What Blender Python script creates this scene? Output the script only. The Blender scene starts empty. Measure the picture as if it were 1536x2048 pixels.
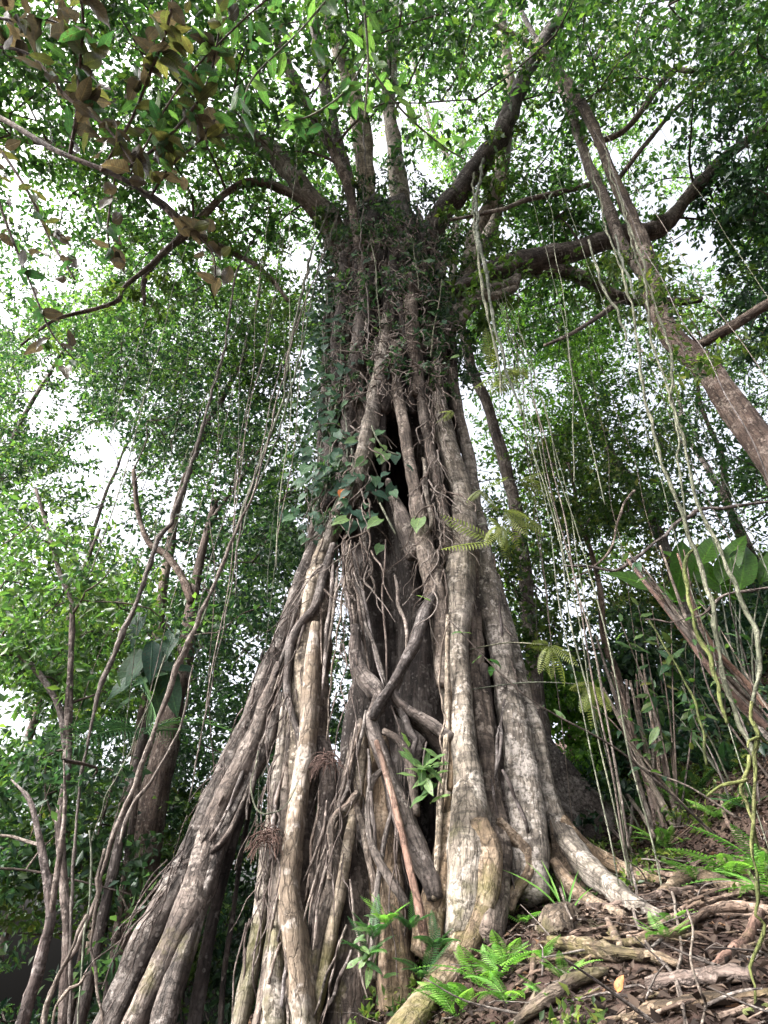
import bpy, math, random
import numpy as np
from mathutils import Vector, Matrix

rng = np.random.default_rng(7)
random.seed(7)
SC = bpy.context.scene
COL = SC.collection

# ------------------------------------------------------------------ camera
IW, IH, FPX = 1536.0, 2048.0, 1200.0
PITCH = math.radians(34.0)
CAM = np.array([0.0, 0.0, 1.5])
cam_data = bpy.data.cameras.new('camera')
cam_data.sensor_fit = 'VERTICAL'
cam_data.sensor_height = 24.0
cam_data.lens = 24.0 * FPX / IH
cam_data.clip_start = 0.05
cam_data.clip_end = 2000.0
cam = bpy.data.objects.new('camera', cam_data)
cam.location = CAM
cam.rotation_euler = (math.pi / 2 + PITCH, 0, 0)
COL.objects.link(cam)
SC.camera = cam

# ------------------------------------------------------------------ sky, sun, exposure
SUN_EL, SUN_AZ = math.radians(46), math.radians(248)   # azimuth clockwise from +Y: behind and left of the camera
world = bpy.data.worlds.new('World')
SC.world = world
world.use_nodes = True
wn = world.node_tree
wn.nodes.clear()
wo = wn.nodes.new('ShaderNodeOutputWorld')
wb = wn.nodes.new('ShaderNodeBackground')
ws = wn.nodes.new('ShaderNodeTexSky')
ws.sky_type = 'NISHITA'
ws.sun_disc = False
ws.sun_elevation = SUN_EL
ws.sun_rotation = SUN_AZ
ws.air_density = 0.55
ws.dust_density = 9.0
ws.ozone_density = 0.6
wb.inputs['Strength'].default_value = 0.15
hs = wn.nodes.new('ShaderNodeHueSaturation')
hs.inputs['Saturation'].default_value = 0.35
wn.links.new(ws.outputs[0], hs.inputs['Color'])
wn.links.new(hs.outputs[0], wb.inputs[0])
wn.links.new(wb.outputs[0], wo.inputs[0])

sun_data = bpy.data.lights.new('sun', 'SUN')
sun_data.energy = 0.85
sun_data.angle = math.radians(26)
sun_data.color = (1.0, 0.97, 0.92)
sun = bpy.data.objects.new('sun', sun_data)
sd = Vector((math.sin(SUN_AZ) * math.cos(SUN_EL), math.cos(SUN_AZ) * math.cos(SUN_EL), math.sin(SUN_EL)))
sun.rotation_euler = (-sd).to_track_quat('-Z', 'Y').to_euler()
sun.location = (-6, -6, 20)
COL.objects.link(sun)

SC.view_settings.view_transform = 'Standard'
SC.view_settings.look = 'None'
SC.view_settings.gamma = 1.0
SC.view_settings.exposure = 2.8
SC.view_settings.use_curve_mapping = False
SC.render.engine = 'CYCLES'
cy = SC.cycles
cy.max_bounces = 6
cy.diffuse_bounces = 4
cy.glossy_bounces = 1
cy.transmission_bounces = 3
cy.transparent_max_bounces = 4
cy.use_denoising = True
cy.sample_clamp_indirect = 6.0

# ------------------------------------------------------------------ pixel -> ray helpers
CP, SP = math.cos(PITCH), math.sin(PITCH)
def ray(px, py):
    dx = (px - IW / 2) / FPX
    dy = (IH / 2 - py) / FPX
    return np.array([dx, CP - dy * SP, SP + dy * CP])
def atY(px, py, Y):
    d = ray(px, py)
    return CAM + d * (Y / max(d[1], 0.12))
def atZ(px, py, Z):
    d = ray(px, py)
    return CAM + d * ((Z - CAM[2]) / d[2])
def atT(px, py, t):
    return CAM + ray(px, py) * t

# sums of sines as a cheap smooth noise
_K = rng.normal(size=(14, 3)); _K /= np.linalg.norm(_K, axis=1)[:, None]
_K *= np.linspace(0.7, 2.6, 14)[:, None]; _PH = rng.uniform(0, 6.28, 14)
def snoise(P, s=1.0):
    P = np.asarray(P, float) * s * 2.2
    return np.sin(P @ _K.T + _PH).sum(-1) / 5.0     # about -1..1

# ------------------------------------------------------------------ terrain
_PX = [-200, -60, -40, -10, -5, -2.5, 0, 1, 2, 3, 5, 8, 15, 40, 200]
_PZ = [-160, -52, -35, -8.0, -3.0, -.5, 1.0, 1.5, 1.72, 2.0, 3.4, 5.8, 10, 17, 44]
def ground(x, y):
    x = np.asarray(x, float); y = np.asarray(y, float)
    z = np.interp(x, _PX, _PZ) + 0.16 * (np.clip(y, -8, 10) - 7)
    s = np.clip((x + 2.5) / 5, 0, 1); s = s * s * (3 - 2 * s)
    z = z + np.clip(y - 10, 0, 90) * (-0.65 + 0.73 * s)
    q = np.stack([x, y, np.zeros_like(x)], -1)
    return z + 0.10 * snoise(q, .55) + 0.035 * snoise(q, 2.1)
def atG(px, py, h=0.0):
    d = ray(px, py); t = 1.2
    for i in range(1600):
        p = CAM + d * t
        if p[2] < ground(p[0], p[1]) + h: break
        t += 0.02
    return CAM + d * t

# ------------------------------------------------------------------ materials
def new_mat(name):
    m = bpy.data.materials.new(name); m.use_nodes = True
    nt = m.node_tree; nt.nodes.clear()
    out = nt.nodes.new('ShaderNodeOutputMaterial')
    return m, nt, out
def N(nt, t, **kw):
    n = nt.nodes.new(t)
    for k, v in kw.items():
        if k in n.inputs: n.inputs[k].default_value = v
        else: setattr(n, k, v)
    return n
def ramp(nt, fac, stops, interp='LINEAR'):
    r = nt.nodes.new('ShaderNodeValToRGB')
    r.color_ramp.interpolation = interp
    el = r.color_ramp.elements
    while len(el) > 1: el.remove(el[-1])
    el[0].position, el[0].color = stops[0][0], (*stops[0][1], 1)
    for p, c in stops[1:]:
        e = el.new(p); e.color = (*c, 1)
    nt.links.new(fac, r.inputs[0])
    return r.outputs[0]
def mix(nt, fac, a, b, mode='MIX'):
    n = nt.nodes.new('ShaderNodeMix'); n.data_type = 'RGBA'; n.blend_type = mode
    for s, v in ((0, fac), (6, a), (7, b)):
        if hasattr(v, 'node'): nt.links.new(v, n.inputs[s])
        else: n.inputs[s].default_value = v if s == 0 else (*v, 1)
    return n.outputs[2]
def math_n(nt, op, a, b=0.0, clamp=False):
    n = nt.nodes.new('ShaderNodeMath'); n.operation = op; n.use_clamp = clamp
    for s, v in ((0, a), (1, b)):
        if hasattr(v, 'node'): nt.links.new(v, n.inputs[s])
        else: n.inputs[s].default_value = v
    return n.outputs[0]
G3 = lambda v: (v, v, v)

def bark(name, dark, mid, pale, lichen=0.5, moss=0.0, mosscol=(.07, .07, .022), rings=0.0, streak=1.0, pscale=1.0):
    m, nt, out = new_mat(name)
    L = nt.links
    geo = N(nt, 'ShaderNodeNewGeometry')
    att = N(nt, 'ShaderNodeAttribute', attribute_name='bark')
    oi = N(nt, 'ShaderNodeObjectInfo')
    sep = N(nt, 'ShaderNodeSeparateXYZ'); L.new(geo.outputs['Position'], sep.inputs[0])
    mp = N(nt, 'ShaderNodeMapping'); mp.inputs['Scale'].default_value = (22, 22, 2.6)
    L.new(att.outputs['Vector'], mp.inputs['Vector'])
    n_st = N(nt, 'ShaderNodeTexNoise', Scale=1.0, Detail=5.0, Roughness=.62); L.new(mp.outputs[0], n_st.inputs['Vector'])
    n_lo = N(nt, 'ShaderNodeTexNoise', Scale=2.3 * pscale, Detail=5.0, Roughness=.6); L.new(geo.outputs['Position'], n_lo.inputs['Vector'])
    n_hi = N(nt, 'ShaderNodeTexNoise', Scale=26.0 * pscale, Detail=4.0, Roughness=.65); L.new(geo.outputs['Position'], n_hi.inputs['Vector'])
    col = ramp(nt, n_lo.outputs[0], [(.30, dark), (.50, mid), (.70, tuple(.55 * a + .45 * b for a, b in zip(mid, pale)))])
    # fibrous streaks along the grain
    stc = ramp(nt, n_st.outputs[0], [(.34, G3(.38)), (.48, G3(.85)), (.62, G3(1.15)), (.75, G3(1.35))])
    col = mix(nt, streak, col, stc, 'MULTIPLY')
    mp3 = N(nt, 'ShaderNodeMapping'); mp3.inputs['Scale'].default_value = (16, 16, 4.5)
    vadd = N(nt, 'ShaderNodeVectorMath', operation='MULTIPLY_ADD'); L.new(n_hi.outputs[1], vadd.inputs[0]); vadd.inputs[1].default_value = (.05, .05, .12); L.new(att.outputs['Vector'], vadd.inputs[2])
    L.new(vadd.outputs[0], mp3.inputs['Vector'])
    vc = N(nt, 'ShaderNodeTexVoronoi', feature='DISTANCE_TO_EDGE', Scale=1.0); L.new(mp3.outputs[0], vc.inputs['Vector'])
    crk = ramp(nt, vc.outputs['Distance'], [(.0, G3(.32)), (.05, G3(.8)), (.12, G3(1))])
    col = mix(nt, .75, col, crk, 'MULTIPLY')
    hic = ramp(nt, n_hi.outputs[0], [(.3, G3(.6)), (.55, G3(1.05)), (.75, G3(1.25))])
    col = mix(nt, .8, col, hic, 'MULTIPLY')
    # pale lichen plates
    n_l1 = N(nt, 'ShaderNodeTexNoise', Scale=3.4 * pscale, Detail=4.0, Roughness=.7, Distortion=.4); L.new(geo.outputs['Position'], n_l1.inputs['Vector'])
    f1 = ramp(nt, n_l1.outputs[0], [(.60 - .16 * lichen, G3(0)), (.64 - .16 * lichen, G3(1))])
    vor = N(nt, 'ShaderNodeTexVoronoi', Scale=15.0 * pscale); L.new(geo.outputs['Position'], vor.inputs['Vector'])
    f2 = ramp(nt, vor.outputs['Distance'], [(.22, G3(1)), (.30, G3(0))])
    n_l2 = N(nt, 'ShaderNodeTexNoise', Scale=1.6, Detail=2.0); L.new(geo.outputs['Position'], n_l2.inputs['Vector'])
    f2 = math_n(nt, 'MULTIPLY', f2, ramp(nt, n_l2.outputs[0], [(.45, G3(0)), (.55, G3(1))]))
    n_ed = ramp(nt, n_hi.outputs[0], [(.38, G3(.1)), (.5, G3(1))])
    fl = math_n(nt, 'MULTIPLY', math_n(nt, 'MAXIMUM', f1, f2), n_ed)
    fl = math_n(nt, 'MULTIPLY', fl, min(1.0, .35 + lichen * .7))
    palec = mix(nt, .7, pale, hic, 'MULTIPLY')
    col = mix(nt, fl, col, palec)
    if rings > 0:
        mp2 = N(nt, 'ShaderNodeMapping'); mp2.inputs['Scale'].default_value = (1.5, 1.5, 9)
        L.new(att.outputs['Vector'], mp2.inputs['Vector'])
        n_r = N(nt, 'ShaderNodeTexNoise', Scale=1.6, Detail=3.0, Roughness=.6); L.new(mp2.outputs[0], n_r.inputs['Vector'])
        rc = ramp(nt, n_r.outputs[0], [(.40, G3(.42)), (.47, G3(1)), (.60, G3(1)), (.68, G3(1.25))])
        col = mix(nt, rings, col, rc, 'MULTIPLY')
    if moss > 0:
        n_m = N(nt, 'ShaderNodeTexNoise', Scale=1.9, Detail=5.0, Roughness=.65); L.new(geo.outputs['Position'], n_m.inputs['Vector'])
        low = math_n(nt, 'MULTIPLY_ADD', sep.outputs[2], -0.10); low.node.inputs[2].default_value = .36 * moss
        fm = math_n(nt, 'ADD', n_m.outputs[0], low)
        fm = ramp(nt, fm, [(.54, G3(0)), (.72, G3(.85))])
        col = mix(nt, fm, col, mix(nt, .8, mosscol, hic, 'MULTIPLY'))
    # every root has its own tint
    tint = ramp(nt, oi.outputs['Random'], [(0, (.78, .76, .78)), (.35, (1.0, .96, .93)), (.6, (1.12, 1.0, .88)), (.8, (.92, .86, .84)), (1, (1.2, 1.12, 1.02))])
    col = mix(nt, 1.0, col, tint, 'MULTIPLY')
    b = N(nt, 'ShaderNodeBsdfPrincipled', Roughness=.88)
    b.inputs['Specular IOR Level'].default_value = .25
    L.new(col, b.inputs['Base Color'])
    h = math_n(nt, 'ADD', math_n(nt, 'MULTIPLY', n_st.outputs[0], .9), math_n(nt, 'MULTIPLY', n_hi.outputs[0], .6))
    h = math_n(nt, 'ADD', h, math_n(nt, 'MULTIPLY', crk, .35))
    bp = N(nt, 'ShaderNodeBump', Strength=.9, Distance=.035); L.new(h, bp.inputs['Height']); L.new(bp.outputs[0], b.inputs['Normal'])
    L.new(b.outputs[0], out.inputs[0])
    return m

def leafmat(name, stops, trans=.5, tgain=(1.5, 1.7, .9), rough=.42, veins=False, spec=.35):
    m, nt, out = new_mat(name)
    L = nt.links
    att = N(nt, 'ShaderNodeAttribute', attribute_name='rnd')
    oi = N(nt, 'ShaderNodeObjectInfo')
    geo = N(nt, 'ShaderNodeNewGeometry')
    f = math_n(nt, 'FRACT', math_n(nt, 'ADD', att.outputs['Fac'], oi.outputs['Random']))
    col = ramp(nt, f, [(p_, tuple(1.22 * c_ for c_ in c3)) for p_, c3 in stops])
    nz = N(nt, 'ShaderNodeTexNoise', Scale=30.0 if veins else 9.0, Detail=3.0); L.new(geo.outputs['Position'], nz.inputs['Vector'])
    col = mix(nt, .8, col, ramp(nt, nz.outputs[0], [(.3, G3(.62)), (.6, G3(1.1)), (.75, G3(1.3))]), 'MULTIPLY')
    bump = None
    if veins:       # ribs and blotches in the leaf's own coordinates
        lc = N(nt, 'ShaderNodeAttribute', attribute_name='bark')
        sx = N(nt, 'ShaderNodeSeparateXYZ'); L.new(lc.outputs['Vector'], sx.inputs[0])
        ax = math_n(nt, 'ABSOLUTE', sx.outputs[0])
        w = math_n(nt, 'SUBTRACT', sx.outputs[1], math_n(nt, 'MULTIPLY', ax, .75))
        w = math_n(nt, 'ABSOLUTE', math_n(nt, 'SUBTRACT', math_n(nt, 'FRACT', math_n(nt, 'MULTIPLY', w, 11.0)), .5))
        rib = ramp(nt, w, [(.0, G3(1)), (.10, G3(0))])
        mid_ = ramp(nt, ax, [(.008, G3(1)), (.018, G3(0))])
        vv = math_n(nt, 'MAXIMUM', math_n(nt, 'MULTIPLY', rib, .6), mid_)
        col = mix(nt, vv, col, mix(nt, 1.0, col, (1.7, 1.6, 1.3), 'MULTIPLY'))
        nb = N(nt, 'ShaderNodeTexNoise', Scale=38.0, Detail=3.0); L.new(geo.outputs['Position'], nb.inputs['Vector'])
        col = mix(nt, ramp(nt, nb.outputs[0], [(.60, G3(0)), (.66, G3(.75))]), col, (.05, .032, .018))
        bump = N(nt, 'ShaderNodeBump', Strength=.5, Distance=.01); L.new(vv, bump.inputs['Height'])
    b = N(nt, 'ShaderNodeBsdfPrincipled', Roughness=rough)
    if bump: L.new(bump.outputs[0], b.inputs['Normal'])
    b.inputs['Specular IOR Level'].default_value = spec
    L.new(col, b.inputs['Base Color'])
    tr = N(nt, 'ShaderNodeBsdfTranslucent')
    L.new(mix(nt, 1.0, col, tgain, 'MULTIPLY'), tr.inputs[0])
    ms = N(nt, 'ShaderNodeMixShader'); ms.inputs[0].default_value = trans
    L.new(b.outputs[0], ms.inputs[1]); L.new(tr.outputs[0], ms.inputs[2])
    L.new(ms.outputs[0], out.inputs[0])
    return m

M = {}
M['fig'] = bark('fig_bark', (.028, .0235, .022), (.096, .083, .075), (.28, .262, .245), lichen=.22, moss=.24, rings=.6)
M['fig_pale'] = bark('fig_bark_pale', (.056, .048, .040), (.192, .170, .139), (.38, .355, .315), lichen=.42, moss=.5, rings=.7, streak=.9)
M['fig_tan'] = bark('fig_bark_tan', (.055, .041, .029), (.15, .115, .08), (.30, .26, .21), lichen=.22, moss=.4, rings=.5, streak=.8)
M['fig_smooth'] = bark('fig_bark_smooth', (.10, .078, .055), (.185, .148, .108), (.37, .335, .29), lichen=.5, moss=.3, rings=.3, streak=.3, pscale=.55)
M['fig_moss'] = bark('fig_bark_mossy', (.055, .042, .027), (.14, .11, .078), (.33, .29, .245), lichen=.35, moss=.62, rings=.6, streak=.75)
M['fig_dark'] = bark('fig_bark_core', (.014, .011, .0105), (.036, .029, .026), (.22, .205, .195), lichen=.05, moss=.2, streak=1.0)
M['fig_red'] = bark('fig_bark_red', (.06, .038, .03), (.15, .098, .08), (.25, .20, .175), lichen=.05, moss=.25, streak=.6)
M['rootlet'] = bark('rootlet_bark', (.032, .026, .023), (.08, .066, .059), (.22, .2, .19), lichen=.3, streak=.4)
M['rootlet_pale'] = bark('rootlet_pale_bark', (.075, .066, .061), (.15, .135, .126), (.28, .26, .25), lichen=.35, streak=.3)
M['tuft'] = bark('dry_tuft', (.035, .02, .016), (.08, .05, .04), (.13, .09, .08), lichen=.0, streak=.4)
M['tree_dark'] = bark('tree_bark_dark', (.035, .03, .03), (.085, .07, .062), (.3, .28, .26), lichen=.25)
M['tree_brown'] = bark('tree_bark_brown', (.04, .03, .026), (.092, .068, .058), (.26, .23, .21), lichen=.3)
M['tree_grey'] = bark('tree_bark_grey', (.045, .038, .036), (.11, .092, .086), (.27, .25, .24), lichen=.4, rings=.5)
M['twig'] = bark('twig_bark', (.03, .026, .024), (.075, .062, .054), (.2, .18, .17), lichen=.2, streak=.3)
M['vine_green'] = bark('vine_green_bark', (.045, .053, .038), (.105, .12, .09), (.23, .245, .20), lichen=.35, streak=.5)
M['vine_lime'] = bark('vine_lime_bark', (.04, .052, .016), (.095, .115, .035), (.17, .18, .08), lichen=.2, streak=.5)
M['vine_tan'] = bark('vine_tan_bark', (.045, .038, .033), (.105, .09, .079), (.24, .22, .2), lichen=.35, streak=.5)
M['log'] = bark('fallen_wood', (.036, .026, .022), (.092, .069, .056), (.24, .20, .175), lichen=.3, moss=.38)
M['log_moss'] = bark('fallen_wood_mossy', (.03, .025, .017), (.078, .06, .042), (.24, .20, .16), lichen=.3, moss=.36)

g = lambda *a: a
M['leaf_fig'] = leafmat('leaf_fig', [(0, (.012, .032, .014)), (.35, (.03, .068, .022)), (.75, (.06, .12, .03)), (1, (.095, .155, .035))], .52)
M['leaf_bright'] = leafmat('leaf_bright', [(0, (.022, .055, .015)), (.5, (.06, .13, .022)), (1, (.125, .21, .035))], .58)
M['leaf_yellow'] = leafmat('leaf_yellow_green', [(0, (.022, .042, .014)), (.5, (.05, .082, .02)), (.88, (.095, .125, .026)), (1, (.15, .135, .045))], .52)
M['leaf_dark'] = leafmat('leaf_dark', [(0, (.007, .02, .014)), (.5, (.017, .04, .022)), (.85, (.034, .068, .03)), (1, (.055, .095, .03))], .42)
M['leaf_mid'] = leafmat('leaf_mid', [(0, (.011, .03, .015)), (.45, (.028, .062, .024)), (.85, (.055, .105, .028)), (1, (.095, .14, .034))], .5)
M['leaf_olive'] = leafmat('leaf_olive', [(0, (.016, .034, .012)), (.5, (.045, .08, .02)), (.9, (.085, .125, .028)), (1, (.15, .155, .045))], .52)
M['leaf_bronze'] = leafmat('leaf_bronze', [(0, (.02, .0185, .015)), (.5, (.034, .029, .021)), (1, (.052, .043, .028))], .42, (1.25, 1.2, .9), veins=True)
M['leaf_ochre'] = leafmat('leaf_ochre', [(0, (.028, .034, .015)), (.5, (.045, .05, .02)), (1, (.07, .068, .027))], .48, (1.3, 1.35, .8), veins=True)
M['leaf_broad'] = leafmat('leaf_broad', [(0, (.012, .034, .018)), (.5, (.022, .055, .024)), (1, (.04, .085, .03))], .4, veins=True)
M['leaf_broadlight'] = leafmat('leaf_broad_light', [(0, (.03, .07, .024)), (.5, (.055, .105, .034)), (1, (.09, .145, .05))], .46, veins=True)
M['leaf_climber'] = leafmat('leaf_climber', [(0, (.010, .032, .022)), (.5, (.02, .052, .03)), (1, (.036, .08, .036))], .3, veins=True, rough=.5, spec=.25)
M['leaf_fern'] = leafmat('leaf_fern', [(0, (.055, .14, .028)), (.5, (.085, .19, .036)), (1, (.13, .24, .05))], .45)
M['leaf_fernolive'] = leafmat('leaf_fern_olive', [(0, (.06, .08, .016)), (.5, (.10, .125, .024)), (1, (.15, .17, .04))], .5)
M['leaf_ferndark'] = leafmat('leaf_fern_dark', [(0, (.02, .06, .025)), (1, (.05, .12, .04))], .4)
M['leaf_banana'] = leafmat('leaf_banana', [(0, (.022, .062, .012)), (1, (.05, .115, .018))], .55, veins=True, rough=.35)
M['leaf_dead'] = leafmat('leaf_dead', [(0, (.009, .007, .006)), (.4, (.02, .0145, .012)), (.8, (.038, .028, .022)), (.95, (.075, .055, .043)), (1, (.10, .058, .034))], .2, (1.1, 1, .9), rough=.8, spec=.12)
M['leaf_orange'] = leafmat('leaf_orange', [(0, (.28, .085, .025)), (1, (.34, .12, .04))], .35, (1.1, 1, .9), veins=True)
M['leaf_yellowdead'] = leafmat('leaf_yellow', [(0, (.36, .26, .02)), (1, (.42, .30, .03))], .4, (1.1, 1, .9), veins=True)

def soil():
    m, nt, out = new_mat('forest_soil')
    L = nt.links
    geo = N(nt, 'ShaderNodeNewGeometry')
    n1 = N(nt, 'ShaderNodeTexNoise', Scale=1.7, Detail=6.0, Roughness=.65); L.new(geo.outputs['Position'], n1.inputs['Vector'])
    n2 = N(nt, 'ShaderNodeTexNoise', Scale=19.0, Detail=6.0, Roughness=.7); L.new(geo.outputs['Position'], n2.inputs['Vector'])
    v = N(nt, 'ShaderNodeTexVoronoi', Scale=13.0); L.new(geo.outputs['Position'], v.inputs['Vector'])
    col = ramp(nt, n1.outputs[0], [(.35, (.025, .016, .013)), (.5, (.05, .032, .026)), (.62, (.075, .052, .04)), (.7, (.035, .038, .018))])
    col = mix(nt, .9, col, ramp(nt, n2.outputs[0], [(.3, G3(.4)), (.55, G3(1)), (.75, G3(1.6))]), 'MULTIPLY')
    vv = ramp(nt, v.outputs['Distance'], [(.1, G3(.6)), (.5, G3(1.2))]); col = mix(nt, .6, col, vv, 'MULTIPLY')
    b = N(nt, 'ShaderNodeBsdfPrincipled', Roughness=.95)
    b.inputs['Specular IOR Level'].default_value = .15
    L.new(col, b.inputs['Base Color'])
    bp = N(nt, 'ShaderNodeBump', Strength=1.0, Distance=.06); L.new(n2.outputs[0], bp.inputs['Height']); L.new(bp.outputs[0], b.inputs['Normal'])
    L.new(b.outputs[0], out.inputs[0])
    return m
M['soil'] = soil()

# ------------------------------------------------------------------ mesh building
class MB:
    """Collects vertices and faces; build() links them as ONE mesh object."""
    def __init__(self):
        self.v, self.q, self.t, self.b, self.r, self.n = [], [], [], [], [], 0
    def add(self, v, quads=None, tris=None, bk=None, rnd=None):
        v = np.asarray(v, float); k = len(v)
        self.v.append(v)
        if quads is not None and len(quads): self.q.append(np.asarray(quads, np.int64) + self.n)
        if tris is not None and len(tris): self.t.append(np.asarray(tris, np.int64) + self.n)
        self.b.append(np.zeros((k, 3)) if bk is None else bk)
        self.r.append(np.zeros(k) if rnd is None else np.broadcast_to(rnd, (k,)))
        self.n += k
    def mesh(self, name, mat, base=(0, 0, 0), smooth=True):
        v = np.concatenate(self.v) - np.asarray(base)
        q = np.concatenate(self.q) if self.q else np.zeros((0, 4), np.int64)
        t = np.concatenate(self.t) if self.t else np.zeros((0, 3), np.int64)
        me = bpy.data.meshes.new(name)
        me.vertices.add(len(v)); me.vertices.foreach_set('co', v.astype(np.float32).ravel())
        nl = len(q) * 4 + len(t) * 3
        me.loops.add(nl)
        me.loops.foreach_set('vertex_index', np.concatenate([q.ravel(), t.ravel()]).astype(np.int32))
        me.polygons.add(len(q) + len(t))
        st = np.concatenate([np.arange(len(q)) * 4, len(q) * 4 + np.arange(len(t)) * 3]).astype(np.int32)
        me.polygons.foreach_set('loop_start', st)
        me.update(calc_edges=True)
        if smooth: me.polygons.foreach_set('use_smooth', np.ones(len(q) + len(t), bool))
        b = np.concatenate(self.b)
        if np.any(b):
            a = me.attributes.new('bark', 'FLOAT_VECTOR', 'POINT'); a.data.foreach_set('vector', b.astype(np.float32).ravel())
        r = np.concatenate(self.r)
        a = me.attributes.new('rnd', 'FLOAT', 'POINT'); a.data.foreach_set('value', r.astype(np.float32))
        me.materials.append(M[mat])
        return me
    def build(self, name, mat, parent=None, base=None, smooth=True):
        if base is None: base = parent_base(parent)
        me = self.mesh(name, mat, base, smooth)
        o = bpy.data.objects.new(name, me); COL.objects.link(o)
        if parent is not None: o.parent = parent
        else: o.location = base
        return o
def parent_base(p):
    b = np.zeros(3)
    while p is not None:
        b = b + np.array(p.location); p = p.parent
    return b
def thing(name, label, cat, base, group=None):
    o = bpy.data.objects.new(name, None); COL.objects.link(o)
    o.empty_display_size = .2
    o.location = base
    tag(o, label, cat, group)
    return o
def tag(o, label, cat=None, group=None, kind=None):
    if label: o['label'] = label
    if cat: o['category'] = cat
    if group: o['group'] = group
    if kind: o['kind'] = kind
    return o

def spline(P, R, step):
    P = np.asarray(P, float); R = np.asarray(R, float)
    n = len(P)
    Q = np.vstack([2 * P[0] - P[1], P, 2 * P[-1] - P[-2]])
    outP, outR = [], []
    for i in range(n - 1):
        p0, p1, p2, p3 = Q[i], Q[i + 1], Q[i + 2], Q[i + 3]
        L = np.linalg.norm(p2 - p1)
        k = max(2, int(math.ceil(L / step)))
        t = np.arange(k)[:, None] / k
        outP.append(.5 * (2 * p1 + (p2 - p0) * t + (2 * p0 - 5 * p1 + 4 * p2 - p3) * t ** 2 + (3 * p1 - p0 - 3 * p2 + p3) * t ** 3))
        tt = t[:, 0]; tt = tt * tt * (3 - 2 * tt)
        outR.append(R[i] * (1 - tt) + R[i + 1] * tt)
    outP.append(P[-1:]); outR.append(R[-1:])
    return np.vstack(outP), np.concatenate(outR)

def tube(mb, P, R, seg=10, step=None, lump=.14, flute=.0, wob=0.0, seed=0.0, rnd=0.0, caps=True, flat=None):
    P = np.asarray(P, float)
    R = np.broadcast_to(np.asarray(R, float), (len(P),))
    if step is None: step = max(.03, float(np.mean(R)) * .8)
    C, r = spline(P, R, step)
    if wob: C = C + wob * np.stack([snoise(C + seed, .9), snoise(C + seed + 31, .9), .4 * snoise(C + seed + 57, .9)], -1)
    m = len(C)
    T = np.gradient(C, axis=0); T /= np.linalg.norm(T, axis=1)[:, None] + 1e-9
    a = np.array([0, 1.0, 0]) if abs(T[0][1]) < .9 else np.array([1.0, 0, 0])
    Nn = np.zeros_like(C); n0 = a - T[0] * (a @ T[0]); Nn[0] = n0 / np.linalg.norm(n0)
    for i in range(1, m):
        n1 = Nn[i - 1] - T[i] * (Nn[i - 1] @ T[i]); Nn[i] = n1 / (np.linalg.norm(n1) + 1e-9)
    B = np.cross(T, Nn)
    s = np.concatenate([[0], np.cumsum(np.linalg.norm(np.diff(C, axis=0), axis=1))])
    th = np.linspace(0, 2 * math.pi, seg, endpoint=False)
    ct, st = np.cos(th)[None, :], np.sin(th)[None, :]
    rr = r[:, None] * np.ones((1, seg))
    if flute:
        ph = snoise(np.stack([s * .5, s * 0 + seed, s * 0], -1))[:, None] * 1.6
        ph2 = snoise(np.stack([s * .4, s * 0 + seed + 9, s * 0], -1))[:, None] * 1.6
        rr = rr * (1 + flute * np.cos(2 * th[None] + ph) + .7 * flute * np.cos(3 * th[None] + ph2 + seed) + .45 * flute * np.cos(5 * th[None] - ph))
    V = C[:, None, :] + Nn[:, None, :] * (ct * rr)[..., None] + B[:, None, :] * (st * rr)[..., None]
    if lump:
        rm = float(np.mean(r)); k1 = .35 / max(rm, .02)
        d = lump * (snoise(V + seed * 3.1, min(k1, 9)) + .5 * snoise(V - seed, min(k1 * 2.6, 20)))
        V = V + (V - C[:, None, :]) * d[..., None]
    idx = np.arange(m * seg).reshape(m, seg)
    nx = np.roll(idx, -1, axis=1)
    quads = np.stack([idx[:-1], nx[:-1], nx[1:], idx[1:]], -1).reshape(-1, 4)
    bk = np.stack([ct * rr, st * rr, np.broadcast_to(s[:, None], rr.shape) + seed], -1).reshape(-1, 3)
    vv = V.reshape(-1, 3); tris = None
    if caps:
        vv = np.vstack([vv, C[:1] - T[:1] * r[0] * .4, C[-1:] + T[-1:] * r[-1] * .4])
        bk = np.vstack([bk, [[0, 0, seed]], [[0, 0, s[-1] + seed]]])
        c0, c1 = m * seg, m * seg + 1
        tris = np.vstack([np.stack([nx[0], idx[0], np.full(seg, c0)], -1), np.stack([idx[-1], nx[-1], np.full(seg, c1)], -1)])
    mb.add(vv, quads, tris, bk, rnd)
    return C

def unit(a):
    a = np.asarray(a, float)
    return a / (np.linalg.norm(a, axis=-1, keepdims=True) + 1e-9)

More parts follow.
